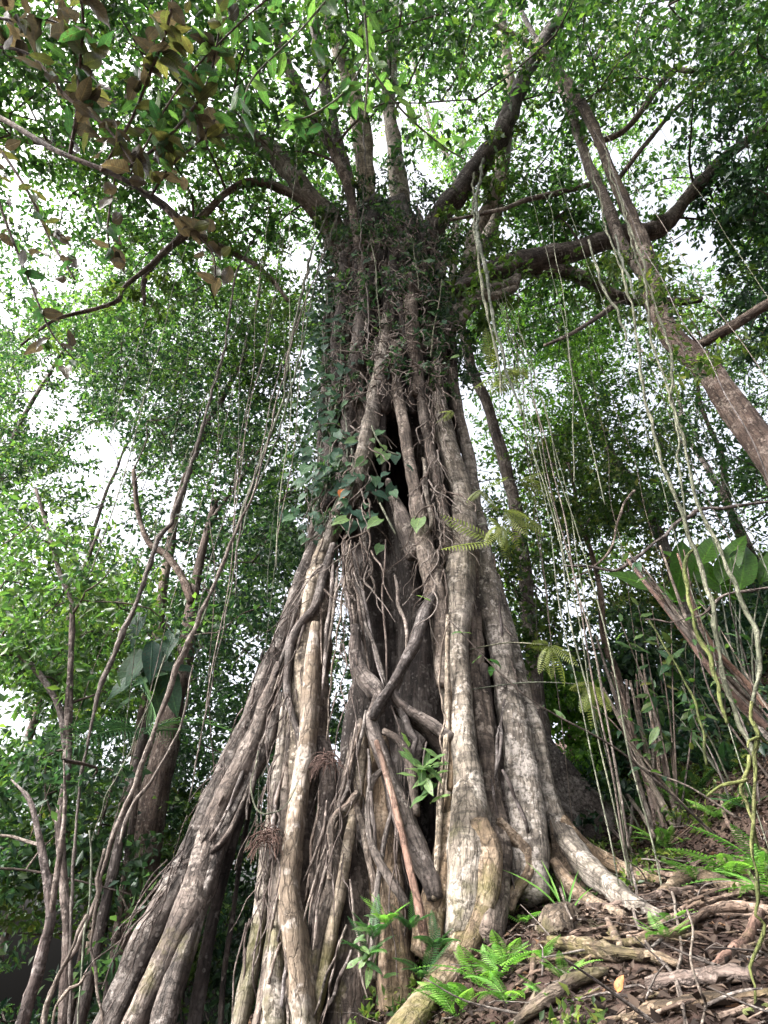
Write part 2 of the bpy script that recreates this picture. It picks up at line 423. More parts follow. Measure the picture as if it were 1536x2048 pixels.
def scatter_leaves(mb, C, D, Nrm, L, Wd, rnd, fold=.18, six=False):
    """Leaves with a folded midrib: base C, direction D, face normal Nrm."""
    n = len(C); D = unit(D); S = unit(np.cross(D, Nrm)); U = np.cross(S, D)
    L = np.broadcast_to(L, (n,))[:, None]; Wd = np.broadcast_to(Wd, (n,))[:, None]
    b = C; tip = C + D * L - U * L * .10
    if not six:
        m1 = C + D * L * .45
        l = m1 + S * Wd * .5 + U * Wd * fold; r = m1 - S * Wd * .5 + U * Wd * fold
        V = np.stack([b, l, tip, r], 1).reshape(-1, 3)
        i = np.arange(n)[:, None] * 4
        tris = np.concatenate([i + [[0, 2, 1]], i + [[0, 3, 2]]], 0)
        mb.add(V, None, tris, None, np.repeat(rnd, 4))
    else:
        m1 = C + D * L * .3; m2 = C + D * L * .68 - U * L * .02
        l1 = m1 + S * Wd * .46 + U * Wd * fold; r1 = m1 - S * Wd * .46 + U * Wd * fold
        l2 = m2 + S * Wd * .36 + U * Wd * fold; r2 = m2 - S * Wd * .36 + U * Wd * fold
        V = np.stack([b, l1, l2, tip, r2, r1, m2], 1).reshape(-1, 3)
        i = np.arange(n)[:, None] * 7
        tris = np.concatenate([i + [[0, 6, 1]], i + [[1, 6, 2]], i + [[2, 6, 3]], i + [[0, 5, 6]], i + [[5, 4, 6]], i + [[4, 3, 6]]], 0)
        mb.add(V, None, tris, None, np.repeat(rnd, 7))

def leaf_cloud(mb, centers, radius, per, L, Wd, rs, up=.75, six=False, sub=9, droop=.3):
    """Clumped foliage: every clump holds sprays, every spray holds leaves."""
    for c, r in zip(centers, np.broadcast_to(radius, (len(centers),))):
        k = rs.integers(int(sub * .6), sub + 3)
        off = rs.normal(size=(k, 3)); off = unit(off) * (rs.uniform(.25, 1, k) ** .6)[:, None] * r
        off[:, 2] *= .62
        nl = max(4, int(per / k))
        sp = np.repeat(c + off, nl, 0)
        axis = unit(off * [1, 1, .5] + rs.normal(size=(k, 3)) * .35)
        ax = np.repeat(axis, nl, 0)
        t = rs.uniform(-.55, .75, k * nl)[:, None]
        p = sp + ax * t * r * .62 + rs.normal(size=(k * nl, 3)) * r * .10
        d = unit(ax * .7 + rs.normal(size=(k * nl, 3)) * .75 + [0, 0, -droop])
        nn = unit(rs.normal(size=(k * nl, 3)) * (1 - up) * 1.4 + [0, 0, up])
        ll = L * rs.uniform(.55, 1.5, k * nl)
        scatter_leaves(mb, p, d, nn, ll, ll * Wd / L, np.repeat(rs.uniform(0, .5, k), nl) + rs.uniform(0, .5, k * nl), six=six)

def grow_twigs(mb, nodes, rads, targets, rs, r_end=.012, wig=.12, seg=5, maxr=.07):
    """Branchlets: every target clump is tied to the nearest wood already there."""
    nodes = [np.asarray(n, float) for n in nodes]; rads = list(rads)
    todo = [np.asarray(t, float) for t in targets]
    A = np.array(nodes)
    dist = [np.min(np.linalg.norm(A - t, axis=1)) for t in todo]
    for j in np.argsort(dist):
        t = todo[j]; A = np.array(nodes)
        dv = np.linalg.norm(A - t, axis=1) + np.maximum(0, A[:, 2] - t[2]) * .8
        i = int(np.argmin(dv)); s = A[i]
        L = np.linalg.norm(t - s)
        if L < .15: continue
        r0 = min(maxr, max(r_end * 1.6, rads[i] * .6)) 
        k = max(3, int(L / .8) + 2)
        u = np.linspace(0, 1, k)[:, None]
        side = rs.normal(size=3) * wig * L
        P = s + (t - s) * u + side * (u * (1 - u) * 2) + np.array([0, 0, .10 * L]) * (u * (1 - u) * 2)
        P[1:-1] += rs.normal(size=(k - 2, 3)) * .05 * L / k ** .5
        R = np.linspace(r0, r_end, k)
        tube(mb, P, R, seg=seg, step=.35, lump=.05, caps=False, seed=float(j))
        for a, b in zip(P[1:], R[1:]): nodes.append(a); rads.append(b)

# ------------------------------------------------------------------ ground
def build_ground():
    def axis(lo, hi, n, c, f): 
        u = np.linspace(-1, 1, n); w = np.sign(u) * np.abs(u) ** f
        return np.where(w < 0, c + w * (c - lo), c + w * (hi - c))
    xs = axis(-180, 180, 300, 1.8, 3.0); ys = axis(-30, 160, 300, 6.0, 2.6)
    X, Y = np.meshgrid(xs, ys)
    V = np.stack([X, Y, ground(X, Y)], -1).reshape(-1, 3)
    i = np.arange(300 * 300).reshape(300, 300)
    q = np.stack([i[:-1, :-1], i[:-1, 1:], i[1:, 1:], i[1:, :-1]], -1).reshape(-1, 4)
    mb = MB(); mb.add(V, q)
    o = mb.build('ground', 'soil'); tag(o, 'sloping forest floor of brown soil', kind='structure')
build_ground()

# ================================================================== THE STRANGLER FIG
YT = 8.6
def project(P):
    d = np.asarray(P, float) - CAM
    dep = d[..., 1] * CP + d[..., 2] * SP
    return IW / 2 + FPX * d[..., 0] / dep, IH / 2 - FPX * (-d[..., 1] * SP + d[..., 2] * CP) / dep, dep
_RZ = [-2, .5, 1.5, 2.5, 4, 5.5, 8, 30]
_RX = [4.6, 3.9, 3.5, 3.05, 2.4, 1.9, 1.42, 1.38]
_RY = [3.4, 2.75, 2.4, 2.05, 1.75, 1.55, 1.38, 1.34]
_XC = [.0, .05, .1, .15, .18, .2, .2, .1]
def S(px, py, off=0.0):
    """A point of the root mantle seen at this pixel of the photograph."""
    Y = YT - 1.4
    for _ in range(14):
        p = atY(px, py, Y)
        rx, ry, xc = np.interp(p[2], _RZ, _RX), np.interp(p[2], _RZ, _RY), np.interp(p[2], _RZ, _XC)
        u = min(1.0, abs(p[0] - xc) / rx)
        Yn = YT - ry * math.sqrt(max(0.0, 1 - u * u)) - off
        Y = .5 * Y + .5 * Yn
    return atY(px, py, Y)
def mpx(P, r):
    """Radius in metres of something r photograph pixels wide at P."""
    return r / FPX * project(P)[2]

FIG = thing('strangler_fig_tree', 'giant strangler fig with twisted pale roots flaring down to the slope', 'tree', (0.2, YT, 1.2))

def build_core():
    mb = MB()
    nz, nt_ = 260, 180
    z = np.linspace(-1.0, 16.6, nz)
    th = np.linspace(0, 2 * math.pi, nt_, endpoint=False)
    Rc = np.interp(z, [-1, 1, 2.5, 5, 7.5, 12, 14.5, 16, 16.6], [1.7, 1.45, 1.28, 1.08, 1.12, 1.14, 1.05, .75, .25])
    xc = np.interp(z, [-1, 2, 5, 7.5, 10, 17.2], [.72, .68, .62, .22, .14, .06])
    Z, TH = np.meshgrid(z, th, indexing='ij')
    flu = .09 * np.cos(5 * TH + 1.5 * np.sin(Z * .35)) + .06 * np.cos(9 * TH - Z * .5) + .035 * np.cos(17 * TH + Z * .8)
    R = Rc[:, None] * (1 + flu)
    P = np.stack([xc[:, None] + R * np.cos(TH), YT + R * np.sin(TH), Z], -1)
    nn = .10 * snoise(P * [1, 1, .35], .8) + .05 * snoise(P * [1, 1, .5], 2.6) + .022 * snoise(P * [1, 1, .4], 7)
    P[..., :2] += nn[..., None] * np.stack([np.cos(TH), np.sin(TH)], -1)
    # the hollow in the front of the trunk and the deep clefts
    px, py, _ = project(P)
    front = np.sin(TH) < .1
    for (hx, hy, ax, ay, dep) in ((786, 890, 36, 68, 1.7), (836, 985, 28, 68, 1.6), (808, 935, 36, 60, 1.7), (700, 1060, 26, 60, .8), (690, 1250, 20, 130, .8), (862, 1130, 16, 110, .5), (770, 640, 14, 80, .5), (975, 1330, 16, 160, .6), (862, 1650, 22, 160, .6), (690, 680, 16, 90, .5)):
        e = ((px - hx) / ax) ** 2 + ((py - hy) / ay) ** 2 + .25 * snoise(P, 3.0)
        w = np.clip(1.35 - e, 0, .35) / .35
        P[..., 1] += np.where(front, w * dep, 0)
    idx = np.arange(nz * nt_).reshape(nz, nt_); nx = np.roll(idx, -1, 1)
    q = np.stack([idx[:-1], nx[:-1], nx[1:], idx[1:]], -1).reshape(-1, 4)
    bk = np.stack([R * np.cos(TH), R * np.sin(TH), Z], -1).reshape(-1, 3)
    mb.add(P.reshape(-1, 3), q, None, bk)
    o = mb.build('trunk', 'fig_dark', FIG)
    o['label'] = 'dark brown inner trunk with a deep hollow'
build_core()

# traced roots: material, offset from the mantle, points (x, y, half width) in photograph pixels
ROOTS = [
 ('fig', .0, [(655,1040,14),(620,1130,18),(575,1250,18),(545,1330,22),(515,1410,24),(480,1490,26),(440,1570,24),(400,1660,26),(365,1740,28),(330,1810,30),(285,1900,29),(242,1990,29),(205,2070,30),(150,2190,32)]),
 ('fig', .12, [(560,1330,12),(525,1430,18),(500,1500,24),(460,1580,24),(425,1650,22),(400,1730,26),(370,1820,28),(330,1910,30),(290,2000,32),(255,2090,34),(215,2210,36)]),
 ('fig', .05, [(562,1390,10),(530,1490,14),(490,1570,15),(455,1640,16),(427,1720,18),(402,1800,20),(377,1880,23),(350,1960,25),(322,2060,28),(285,2200,30)]),
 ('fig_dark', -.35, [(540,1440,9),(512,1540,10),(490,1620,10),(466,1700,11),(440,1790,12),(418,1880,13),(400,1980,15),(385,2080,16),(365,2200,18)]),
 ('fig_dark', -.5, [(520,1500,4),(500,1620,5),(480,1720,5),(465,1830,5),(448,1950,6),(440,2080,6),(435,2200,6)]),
 ('fig', -.1, [(480,1470,9),(440,1550,14),(410,1600,14),(390,1680,10),(350,1770,8),(300,1880,7)]),
 ('fig_dark', .14, [(500,1560,5),(470,1640,6),(440,1690,7),(400,1720,6),(372,1725,5)]),
 ('fig_pale', .0, [(655,1090,18),(630,1180,24),(615,1270,28),(605,1350,28),(600,1430,26),(595,1500,22),(588,1580,18),(575,1660,16),(560,1760,14)]),
 ('fig', -.12, [(660,1130,12),(650,1220,18),(640,1320,22),(632,1420,22),(622,1520,20),(612,1620,18),(604,1720,16),(598,1850,14)]),
 ('fig_smooth', .14, [(632,1250,12),(628,1330,18),(620,1420,20),(612,1500,20),(600,1570,20),(588,1650,20),(577,1730,23),(575,1800,27),(585,1870,27),(595,1950,27),(605,2030,26),(612,2120,28),(615,2230,32)]),
 ('fig_pale', .0, [(600,1230,10),(585,1330,12),(572,1430,13),(562,1520,14),(552,1610,14),(540,1700,15),(528,1790,17),(515,1870,18),(498,1950,18),(480,2040,18),(450,2180,20)]),
 ('fig', .06, [(585,1440,8),(575,1540,9),(568,1640,12),(556,1740,14),(548,1830,16),(540,1910,16),(528,1990,16),(510,2080,18),(490,2200,20)]),
 ('fig_pale', .08, [(562,1760,8),(553,1840,14),(550,1920,22),(550,2000,30),(550,2090,34),(548,2210,36)]),
 ('fig', .2, [(668,1090,8),(645,1160,10),(630,1215,11),(600,1250,11),(583,1285,10),(577,1340,9),(577,1390,8),(590,1440,7),(606,1490,6),(616,1540,5)]),
 ('fig', .0, [(695,1085,6),(703,1150,7),(708,1210,8),(712,1265,10)]),
 ('fig', .1, [(712,1250,10),(710,1310,15),(722,1350,18),(745,1380,22),(757,1395,21),(748,1420,16),(738,1440,13),(745,1470,14),(762,1510,16),(780,1560,18),(797,1610,24),(815,1660,24),(838,1710,24),(858,1755,20),(868,1800,18)]),
 ('fig', .22, [(872,1185,9),(855,1220,13),(835,1280,13),(812,1320,12),(795,1350,10),(775,1380,9),(755,1410,10),(743,1435,10)]),
 ('fig', .12, [(808,1325,7),(800,1360,8),(790,1390,9),(805,1410,10),(840,1432,11),(870,1450,12),(905,1475,12)]),
 ('fig', .1, [(795,1390,9),(808,1430,9),(822,1465,8),(832,1478,6),(826,1500,6),(822,1540,7),(828,1600,7)]),
 ('fig', .15, [(765,1462,6),(795,1480,8),(815,1505,9),(825,1560,10),(832,1630,8)]),
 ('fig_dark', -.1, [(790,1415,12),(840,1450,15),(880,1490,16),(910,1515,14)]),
 ('fig_red', .28, [(752,1480,5),(770,1535,7),(786,1590,8),(800,1650,8),(812,1710,8),(825,1770,9),(838,1830,10),(850,1900,10)]),
 ('fig', .16, [(778,1530,5),(750,1555,6),(738,1590,6),(735,1640,6),(740,1690,7),(755,1725,9),(775,1760,9),(795,1790,9),(812,1815,7)]),
 ('fig', .02, [(720,1440,8),(700,1520,12),(690,1570,13),(680,1620,13),(670,1700,13),(662,1770,14),(640,1850,15),(625,1930,15),(612,2010,14)]),
 ('fig_pale', .0, [(730,1450,10),(722,1520,13),(715,1590,13),(705,1640,12),(690,1720,14),(675,1800,15),(660,1880,15),(645,1960,14),(622,2060,14)]),
 ('fig', .2, [(720,1585,8),(700,1612,9),(680,1628,9),(665,1655,8),(667,1700,6),(662,1760,6)]),
 ('fig', .06, [(708,1600,7),(725,1650,7),(735,1710,7),(748,1770,8),(752,1850,8),(745,1960,8)]),
 ('fig', .12, [(790,1600,4),(770,1680,6),(755,1760,6),(745,1850,7),(738,1920,6)]),
 ('fig_tan', -.25, [(755,1480,18),(762,1580,30),(768,1680,36),(775,1780,40),(785,1880,44),(795,1980,48),(800,2120,52)]),
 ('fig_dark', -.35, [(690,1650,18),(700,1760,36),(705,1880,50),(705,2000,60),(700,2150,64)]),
 ('fig', -.1, [(640,1480,16),(655,1560,20),(650,1660,20),(640,1760,20),(630,1880,20)]),
 # right of the trunk
 ('fig_pale', .05, [(872,790,10),(880,830,14),(893,880,20),(908,940,25),(922,1010,26),(925,1080,28),(918,1150,32),(912,1230,30),(910,1310,30),(915,1400,30),(922,1480,34),(932,1560,42),(935,1640,52),(938,1720,58),(935,1790,56),(930,1880,46)]),
 ('fig_moss', .2, [(955,1640,24),(968,1710,34),(966,1780,36),(945,1850,34),(915,1920,32),(870,1980,32),(820,2040,34),(760,2120,38)]),
 ('fig_moss', .0, [(905,1600,20),(893,1680,24),(880,1760,30),(865,1830,34),(850,1910,32)]),
 ('fig', -.02, [(950,1100,12),(945,1200,13),(950,1300,16),(960,1400,20),(972,1500,22),(985,1590,26),(1000,1680,28),(1000,1780,28),(985,1880,26)]),
 ('fig_tan', .12, [(897,1180,5),(896,1300,7),(901,1400,9),(904,1500,8),(900,1580,8)]),
 ('fig_pale', .15, [(895,1230,5),(890,1400,6),(885,1500,6),(878,1600,7),(875,1700,7),(866,1800,6)]),
 ('fig_pale', .0, [(925,860,10),(938,930,14),(946,1000,16),(958,1080,20),(965,1160,26),(985,1240,28),(1003,1320,30),(1018,1400,34),(1030,1480,38),(1042,1560,42),(1052,1640,42),(1060,1710,40),(1062,1800,38)]),
 ('fig_pale', .02, [(990,1150,8),(1015,1240,10),(1035,1320,12),(1052,1400,16),(1068,1480,20),(1085,1560,24),(1105,1630,26),(1135,1690,30),(1175,1735,30),(1225,1780,26),(1275,1812,20),(1330,1835,12)]),
 ('fig', -.1, [(965,1330,10),(975,1420,14),(990,1500,18),(1010,1590,20),(1025,1680,22),(1035,1770,22)]),
 ('fig_tan', .1, [(1000,1640,8),(1035,1680,14),(1062,1712,14),(1062,1750,14),(1035,1785,12),(1020,1820,12)]),
 ('fig_tan', .05, [(1120,1640,12),(1165,1690,16),(1215,1725,17),(1270,1750,14),(1325,1765,9)]),
 ('fig_tan', .05, [(1110,1720,12),(1150,1775,16),(1195,1812,16),(1245,1832,11)]),
 # upper trunk
 ('fig_pale', .08, [(772,640,12),(764,720,15),(750,800,18),(736,870,20),(722,930,20),(700,990,20),(668,1050,18),(648,1110,16)]),
 ('fig', .1, [(795,690,13),(798,780,13),(806,850,12),(817,920,13),(828,980,14),(838,1040,18),(850,1100,22),(862,1170,22),(875,1260,18),(885,1370,14)]),
 ('fig', .02, [(778,960,7),(790,1000,11),(808,1050,17),(832,1110,20)]),
 ('fig', .08, [(838,700,9),(844,780,11),(852,850,12),(866,920,13),(878,980,13),(890,1050,14),(899,1130,14)]),
 ('fig_pale', .04, [(872,720,11),(884,800,12),(900,870,12),(912,930,14)]),
 ('fig', .0, [(903,740,11),(918,830,13),(932,910,14),(944,990,12),(952,1060,12)]),
 ('fig', -.02, [(762,690,18),(768,760,22),(772,800,18),(768,825,8)]),
 ('fig', .0, [(735,560,14),(722,650,17),(712,740,18),(700,830,18),(690,920,18),(680,1000,16)]),
 ('fig_dark', .0, [(690,520,14),(684,620,16),(678,720,18),(670,820,18),(662,920,18),(655,1020,16)]),
 ('fig_dark', -.02, [(660,560,8),(656,660,10),(652,780,12),(645,900,12),(636,1020,12),(622,1120,10)]),
 ('fig', .05, [(815,560,16),(822,640,16),(828,720,14),(834,790,12)]),
 ('fig_pale', .2, [(845,915,3),(850,925,5),(850,970,5),(854,1010,5),(862,1040,5),(858,1060,4)]),
]
def SG(px, py, off, r):
    p = S(px, py, off)
    if py > 1600 and (px > 860 or (off >= .2 and px > 700)):
        q = atG(px, py, 0); q = atG(px, py, .45 * mpx(q, r))
        if project(q)[2] < project(p)[2]: return q
    return p
for i, (mat, off, pts) in enumerate(ROOTS):
    P = [SG(x, y, off, r) for x, y, r in pts]
    if pts[-1][1] > 1700 and (pts[-1][0] > 860 or off >= .2):      # even out the bend where a root leaves the trunk and meets the slope
        td = np.array([project(p)[2] for p in P]); k3 = np.convolve(np.r_[td[0], td, td[-1]], [.25, .5, .25], 'valid')
        td = np.minimum(td, k3); k3 = np.convolve(np.r_[td[0], td, td[-1]], [.25, .5, .25], 'valid')
        P = [atT(x, y, t_) for (x, y, r), t_ in zip(pts, np.minimum(td, k3))]
    R = [mpx(p, r) for p, (x, y, r) in zip(P, pts)]
    big = max(R) > .09
    mb = MB()
    tube(mb, P, R, seg=18 if big else 10, step=.075 if big else .05, lump=.13 if big else .10, flute=.13 if big else .07, wob=.02, seed=i * 1.7)
    mb.build('root', mat, FIG)

# stems and older roots packed round the upper trunk
rs = np.random.default_rng(21)
for k in range(30):
    a = math.pi * (1.0 + (k + rs.uniform(-.4, .4)) / 29)         # front half of the cylinder
    z0, z1 = rs.uniform(7.0, 11.0), rs.uniform(13.2, 15.6)
    n = 7; zz = np.linspace(z0, z1, n)
    aa = a + np.cumsum(rs.normal(size=n) * .05)
    rad = (1.24 + rs.uniform(-.05, .08)) * np.array([1, 1, 1, 1, .98, .94, .82])
    P = np.stack([.14 + rad * np.cos(aa), YT + rad * np.sin(aa), zz], -1)
    r = rs.uniform(.05, .15)
    R = r * np.array([.5, .9, 1, 1, 1, .85, .4])
    mb = MB(); tube(mb, P, R, seg=12, step=.11, lump=.15, flute=.12, wob=.03, seed=100 + k)
    mb.build('root', ['fig', 'fig_dark', 'fig_dark', 'fig'][k % 4], FIG)

# thin strands hanging down the legs, each one that can be told apart
STR = [(640,1130,560,1420),(632,1120,530,1450),(625,1150,545,1380),(610,1180,500,1480),(600,1220,520,1420),(650,1140,655,1330),(665,1120,640,1400),(672,1090,650,1350),
       (690,1070,720,1330),(700,1090,735,1360),(706,1100,760,1380),(700,1120,770,1375),(694,1140,725,1300),(770,1080,780,1390),(790,1150,812,1330),
       (735,1420,655,1660),(728,1440,640,1720),(722,1470,618,1760),(715,1440,600,1850),(740,1500,745,1700),(748,1520,752,1720),
       (570,1520,540,1700),(560,1560,520,1760),(575,1660,545,1900),(560,1860,520,2048),(556,1880,505,2060),(575,1900,560,2060),(570,1870,575,2060),
       (640,1580,610,1800),(655,1600,620,1850),(660,1700,615,1900),(690,1850,620,2040),(700,1900,640,2040),(680,1880,655,2048),(700,1760,735,2000),
       (430,1640,330,1850),(450,1620,370,1780),(470,1560,400,1700),(520,1440,450,1640),(530,1470,500,1640),
       (985,1110,1000,1260),(993,1120,1012,1290),(1000,1450,1005,1640),(1010,1400,985,1560),(1005,1540,1060,1700),(985,1560,1030,1780)]
for k, (x0, y0, x1, y1) in enumerate(STR):
    n = 7
    xs = np.linspace(x0, x1, n) + np.r_[0, np.cumsum(rs.normal(size=n - 1) * 3.0)]; ys = np.linspace(y0, y1, n)
    P = [S(a, b, .08 + .16 * rs.random()) for a, b in zip(xs, ys)]
    r = rs.uniform(2.0, 4.2)
    mb = MB(); tube(mb, P, [mpx(p, r * f) for p, f in zip(P, (.7, 1, 1, 1.1, 1, .9, .5))], seg=7, step=.06, lump=.12, wob=.025, seed=300 + k)
    mb.build('root', ['rootlet', 'rootlet', 'rootlet_pale', 'fig'][k % 4], FIG)

# buttress plates: a ridge that runs down into the slope with a thin wall under it
def plate(ridge, drop, th, mat, bulge=.06):
    C, R = spline(np.array(ridge), np.array(th), .10)
    m = len(C); nv = 14
    T = np.gradient(C, axis=0); side = unit(np.cross(T, [0, 0, 1.0]))
    rows = []
    for s_ in (1, -1):
        for j in range(nv):
            u = j / (nv - 1)
            zt = np.minimum(ground(C[:, 0], C[:, 1]) - .35, C[:, 2] - .2)
            p = C.copy(); p[:, 2] = C[:, 2] * (1 - u) + zt * u
            w = R * (.55 * math.sin(min(1, u * 4 + .12) * math.pi / 2) + .75 * u ** 1.6)
            p = p + side * (s_ * w)[:, None]
            rows.append(p)
    loop = rows[:nv][::-1] + rows[nv:]
    V = np.stack(loop, 1)
    V = V + side[:, None, :] * (bulge * snoise(V * [1, 1, .6], 1.6) + .25 * bulge * snoise(V, 6))[..., None]
    idx = np.arange(m * 2 * nv).reshape(m, 2 * nv)
    q = np.stack([idx[:-1, :-1], idx[:-1, 1:], idx[1:, 1:], idx[1:, :-1]], -1).reshape(-1, 4)
    mb = MB(); mb.add(V.reshape(-1, 3), q, None, np.stack([V[..., 0], V[..., 2], V[..., 1] * .3], -1).reshape(-1, 3))
    return mb.build('buttress', mat, FIG)
plate([S(965,1700,.22), S(967,1780,.24), S(945,1850,.26), S(915,1920,.28), S(870,1980,.30), S(815,2045,.32), S(740,2140,.34)], .0, [.12, .14, .15, .15, .14, .14, .13], 'fig_moss')
plate([atY(1085,1540,8.3), atY(1115,1600,8.2), atY(1160,1665,8.1), atY(1220,1715,8.05), atY(1290,1760,8.0), atY(1340,1800,7.95)], .0, [.12, .14, .15, .14, .12, .08], 'fig_tan')
plate([atY(1060,1410,9.3), atY(1100,1470,9.4), atY(1160,1550,9.5), atY(1230,1620,9.6), atY(1300,1670,9.7), atY(1360,1720,9.75)], .0, [.16, .17, .17, .15, .13, .08], 'fig')
plate([S(1100,1630,.1), S(1135,1690,.1), S(1180,1740,.1), S(1235,1790,.1), S(1285,1825,.1)], .0, [.14, .14, .13, .11, .08], 'fig_tan')

# limbs
def BRY(py): return float(np.interp(py, [-400, 0, 450, 700], [4.6, 6.2, 8.3, 8.4]))
LIMBS = [
 ('fig_pale', 0, [(700,560,24),(665,450,28),(625,400,27),(590,350,26),(550,305,25),(495,275,24),(430,245,22),(340,225,20),(250,205,17),(150,150,14),(40,120,11),(-120,60,8)]),
 ('tree_dark', 0, [(690,560,18),(650,450,16),(605,400,13),(560,378,11),(500,365,10),(455,385,9),(410,425,9),(378,458,11),(330,500,7),(290,540,6),(245,575,5),(232,600,5),(185,616,4.5),(110,640,4),(40,690,3)]),
 ('fig_pale', 0, [(735,560,22),(735,430,25),(732,340,24),(722,250,22),(700,170,20),(678,90,18),(645,10,16),(610,-120,13),(580,-260,8)]),
 ('tree_dark', -.3, [(690,520,12),(700,380,12),(670,260,13),(645,150,14),(630,60,13),(622,-30,12),(600,-200,8)]),
 ('tree_dark', -.8, [(720,520,10),(690,360,11),(610,200,12),(565,110,12),(545,20,11),(530,-120,8)]),
 ('fig_pale', .4, [(800,560,20),(803,460,22),(802,380,22),(790,300,19),(780,200,17),(785,60,15),(790,-100,12)]),
 ('fig', 0, [(820,600,22),(855,480,26),(890,415,27),(930,365,26),(970,315,25),(1005,265,24),(1025,205,22),(1055,140,20),(1090,80,18),(1140,10,16),(1200,-110,12),(1260,-260,8)]),
 ('fig_pale', .9, [(930,560,16),(985,450,18),(1000,370,18),(1008,290,17),(1022,200,15),(1010,110,13),(1002,20,12),(1000,-150,9)]),
 ('fig', 0, [(850,690,24),(890,630,30),(940,580,31),(1000,545,30),(1060,525,27),(1120,510,25),(1180,492,23),(1250,475,22),(1310,460,20),(1350,430,17),(1375,395,14),(1420,345,13),(1470,300,11),(1540,250,9),(1680,180,6)]),
 ('tree_dark', .2, [(1020,540,16),(1080,543,18),(1140,552,18),(1190,570,16),(1240,596,13),(1310,605,10),(1400,600,7)]),
 ('fig_pale', 0, [(915,600,14),(940,520,20),(955,460,18),(985,395,16),(1005,350,14)]),
 ('fig_pale', -.25, [(880,655,14),(930,615,18),(980,580,20),(1020,570,18),(1035,555,12)]),
 ('fig', -.35, [(890,600,10),(930,570,13),(970,560,13),(1010,540,12),(1040,530,9)]),
 ('fig_pale', -.3, [(885,680,10),(920,645,12),(960,600,12),(1000,590,10),(1030,575,7)]),
 ('tree_dark', .3, [(378,460,9),(350,430,8),(300,395,8),(230,352,9),(160,320,9),(90,285,8),(0,280,7),(-120,270,5)]),
 ('tree_dark', .3, [(385,465,8),(440,490,7),(500,525,6),(545,560,5),(575,600,4)]),
 ('tree_dark', .2, [(330,500,6),(290,560,6),(285,610,4)]),
]
limb_nodes, limb_r = [], []
for i, (mat, dy, pts) in enumerate(LIMBS):
    P = [atY(x, y, BRY(y) + dy) for x, y, r in pts]
    R = [mpx(p, r) * .86 for p, (x, y, r) in zip(P, pts)]
    mb = MB(); C = tube(mb, P, R, seg=16, step=.12, lump=.13, flute=.10, wob=.04, seed=500 + i)
    mb.build('branch', mat, FIG)
    k = max(1, len(C) // 24)
    for c in C[len(C) // 4::k]: limb_nodes.append(c); limb_r.append(.06)

# crown: clumps round the limbs, with the open gaps of the photograph left free
GAPS = [(60,350,95,70),(110,560,120,75),(180,500,60,50),(330,560,50,50),(1330,300,95,110),(1440,110,80,60),(965,150,60,70),(1400,560,80,90),(1285,690,70,60),(1110,300,50,50),(700,70,45,50),(820,420,22,30),(1290,230,50,50),(1010,90,60,70),(385,530,40,45),(60,700,70,50)]
def in_gap(px, py, rs, gaps, p=.75):
    for gx, gy, ax, ay in gaps:
        if ((px - gx) / ax) ** 2 + ((py - gy) / ay) ** 2 < 1 and rs.random() < p: return True
    return False
def fig_crown():
    rs = np.random.default_rng(3)
    cs = []
    while len(cs) < 520:
        px, py = rs.uniform(-330, 1860), rs.uniform(-420, 760)
        z = rs.uniform(15.5, 24)
        if in_gap(px, py, rs, GAPS): continue
        p = atZ(px, py, z)
        if p[1] < 3.6 or p[1] > 19 or abs(p[0]) > 13: continue
        if (p[0] - .1) ** 2 + (p[1] - YT) ** 2 < 3.2 and p[2] < 18.5: continue
        # keep the limbs readable: nothing right in front of the fork
        if 640 < px < 1060 and 230 < py < 720 and p[1] < YT + .3: continue
        cs.append(p)
    while len(cs) < 700:        # unseen clumps added overhead and behind the viewer to shade the trunk
        p = np.array([rs.uniform(-12, 12), rs.uniform(-11, 4.2), rs.uniform(16, 23)])
        cs.append(p)
    cs = np.array(cs)
    mb = MB(); leaf_cloud(mb, cs, rs.uniform(.75, 1.25, len(cs)), 200, .175, .085, rs, up=.6)
    o = mb.build('crown', 'leaf_fig', FIG)
    mb = MB(); grow_twigs(mb, limb_nodes, limb_r, cs, rs, r_end=.014, maxr=.08)
    t = mb.build('twigs', 'twig', FIG); t['kind'] = 'stuff'
    ln = np.array(limb_nodes); pick_ = rs.integers(0, len(ln), 190)
    cs = ln[pick_] + rs.normal(size=(190, 3)) * [.4, .4, .45]
    mb = MB(); leaf_cloud(mb, cs, rs.uniform(.2, .55, len(cs)), 55, .14, .065, rs, up=.4, sub=6)
    mb.build('crown', 'leaf_olive', FIG)
fig_crown()

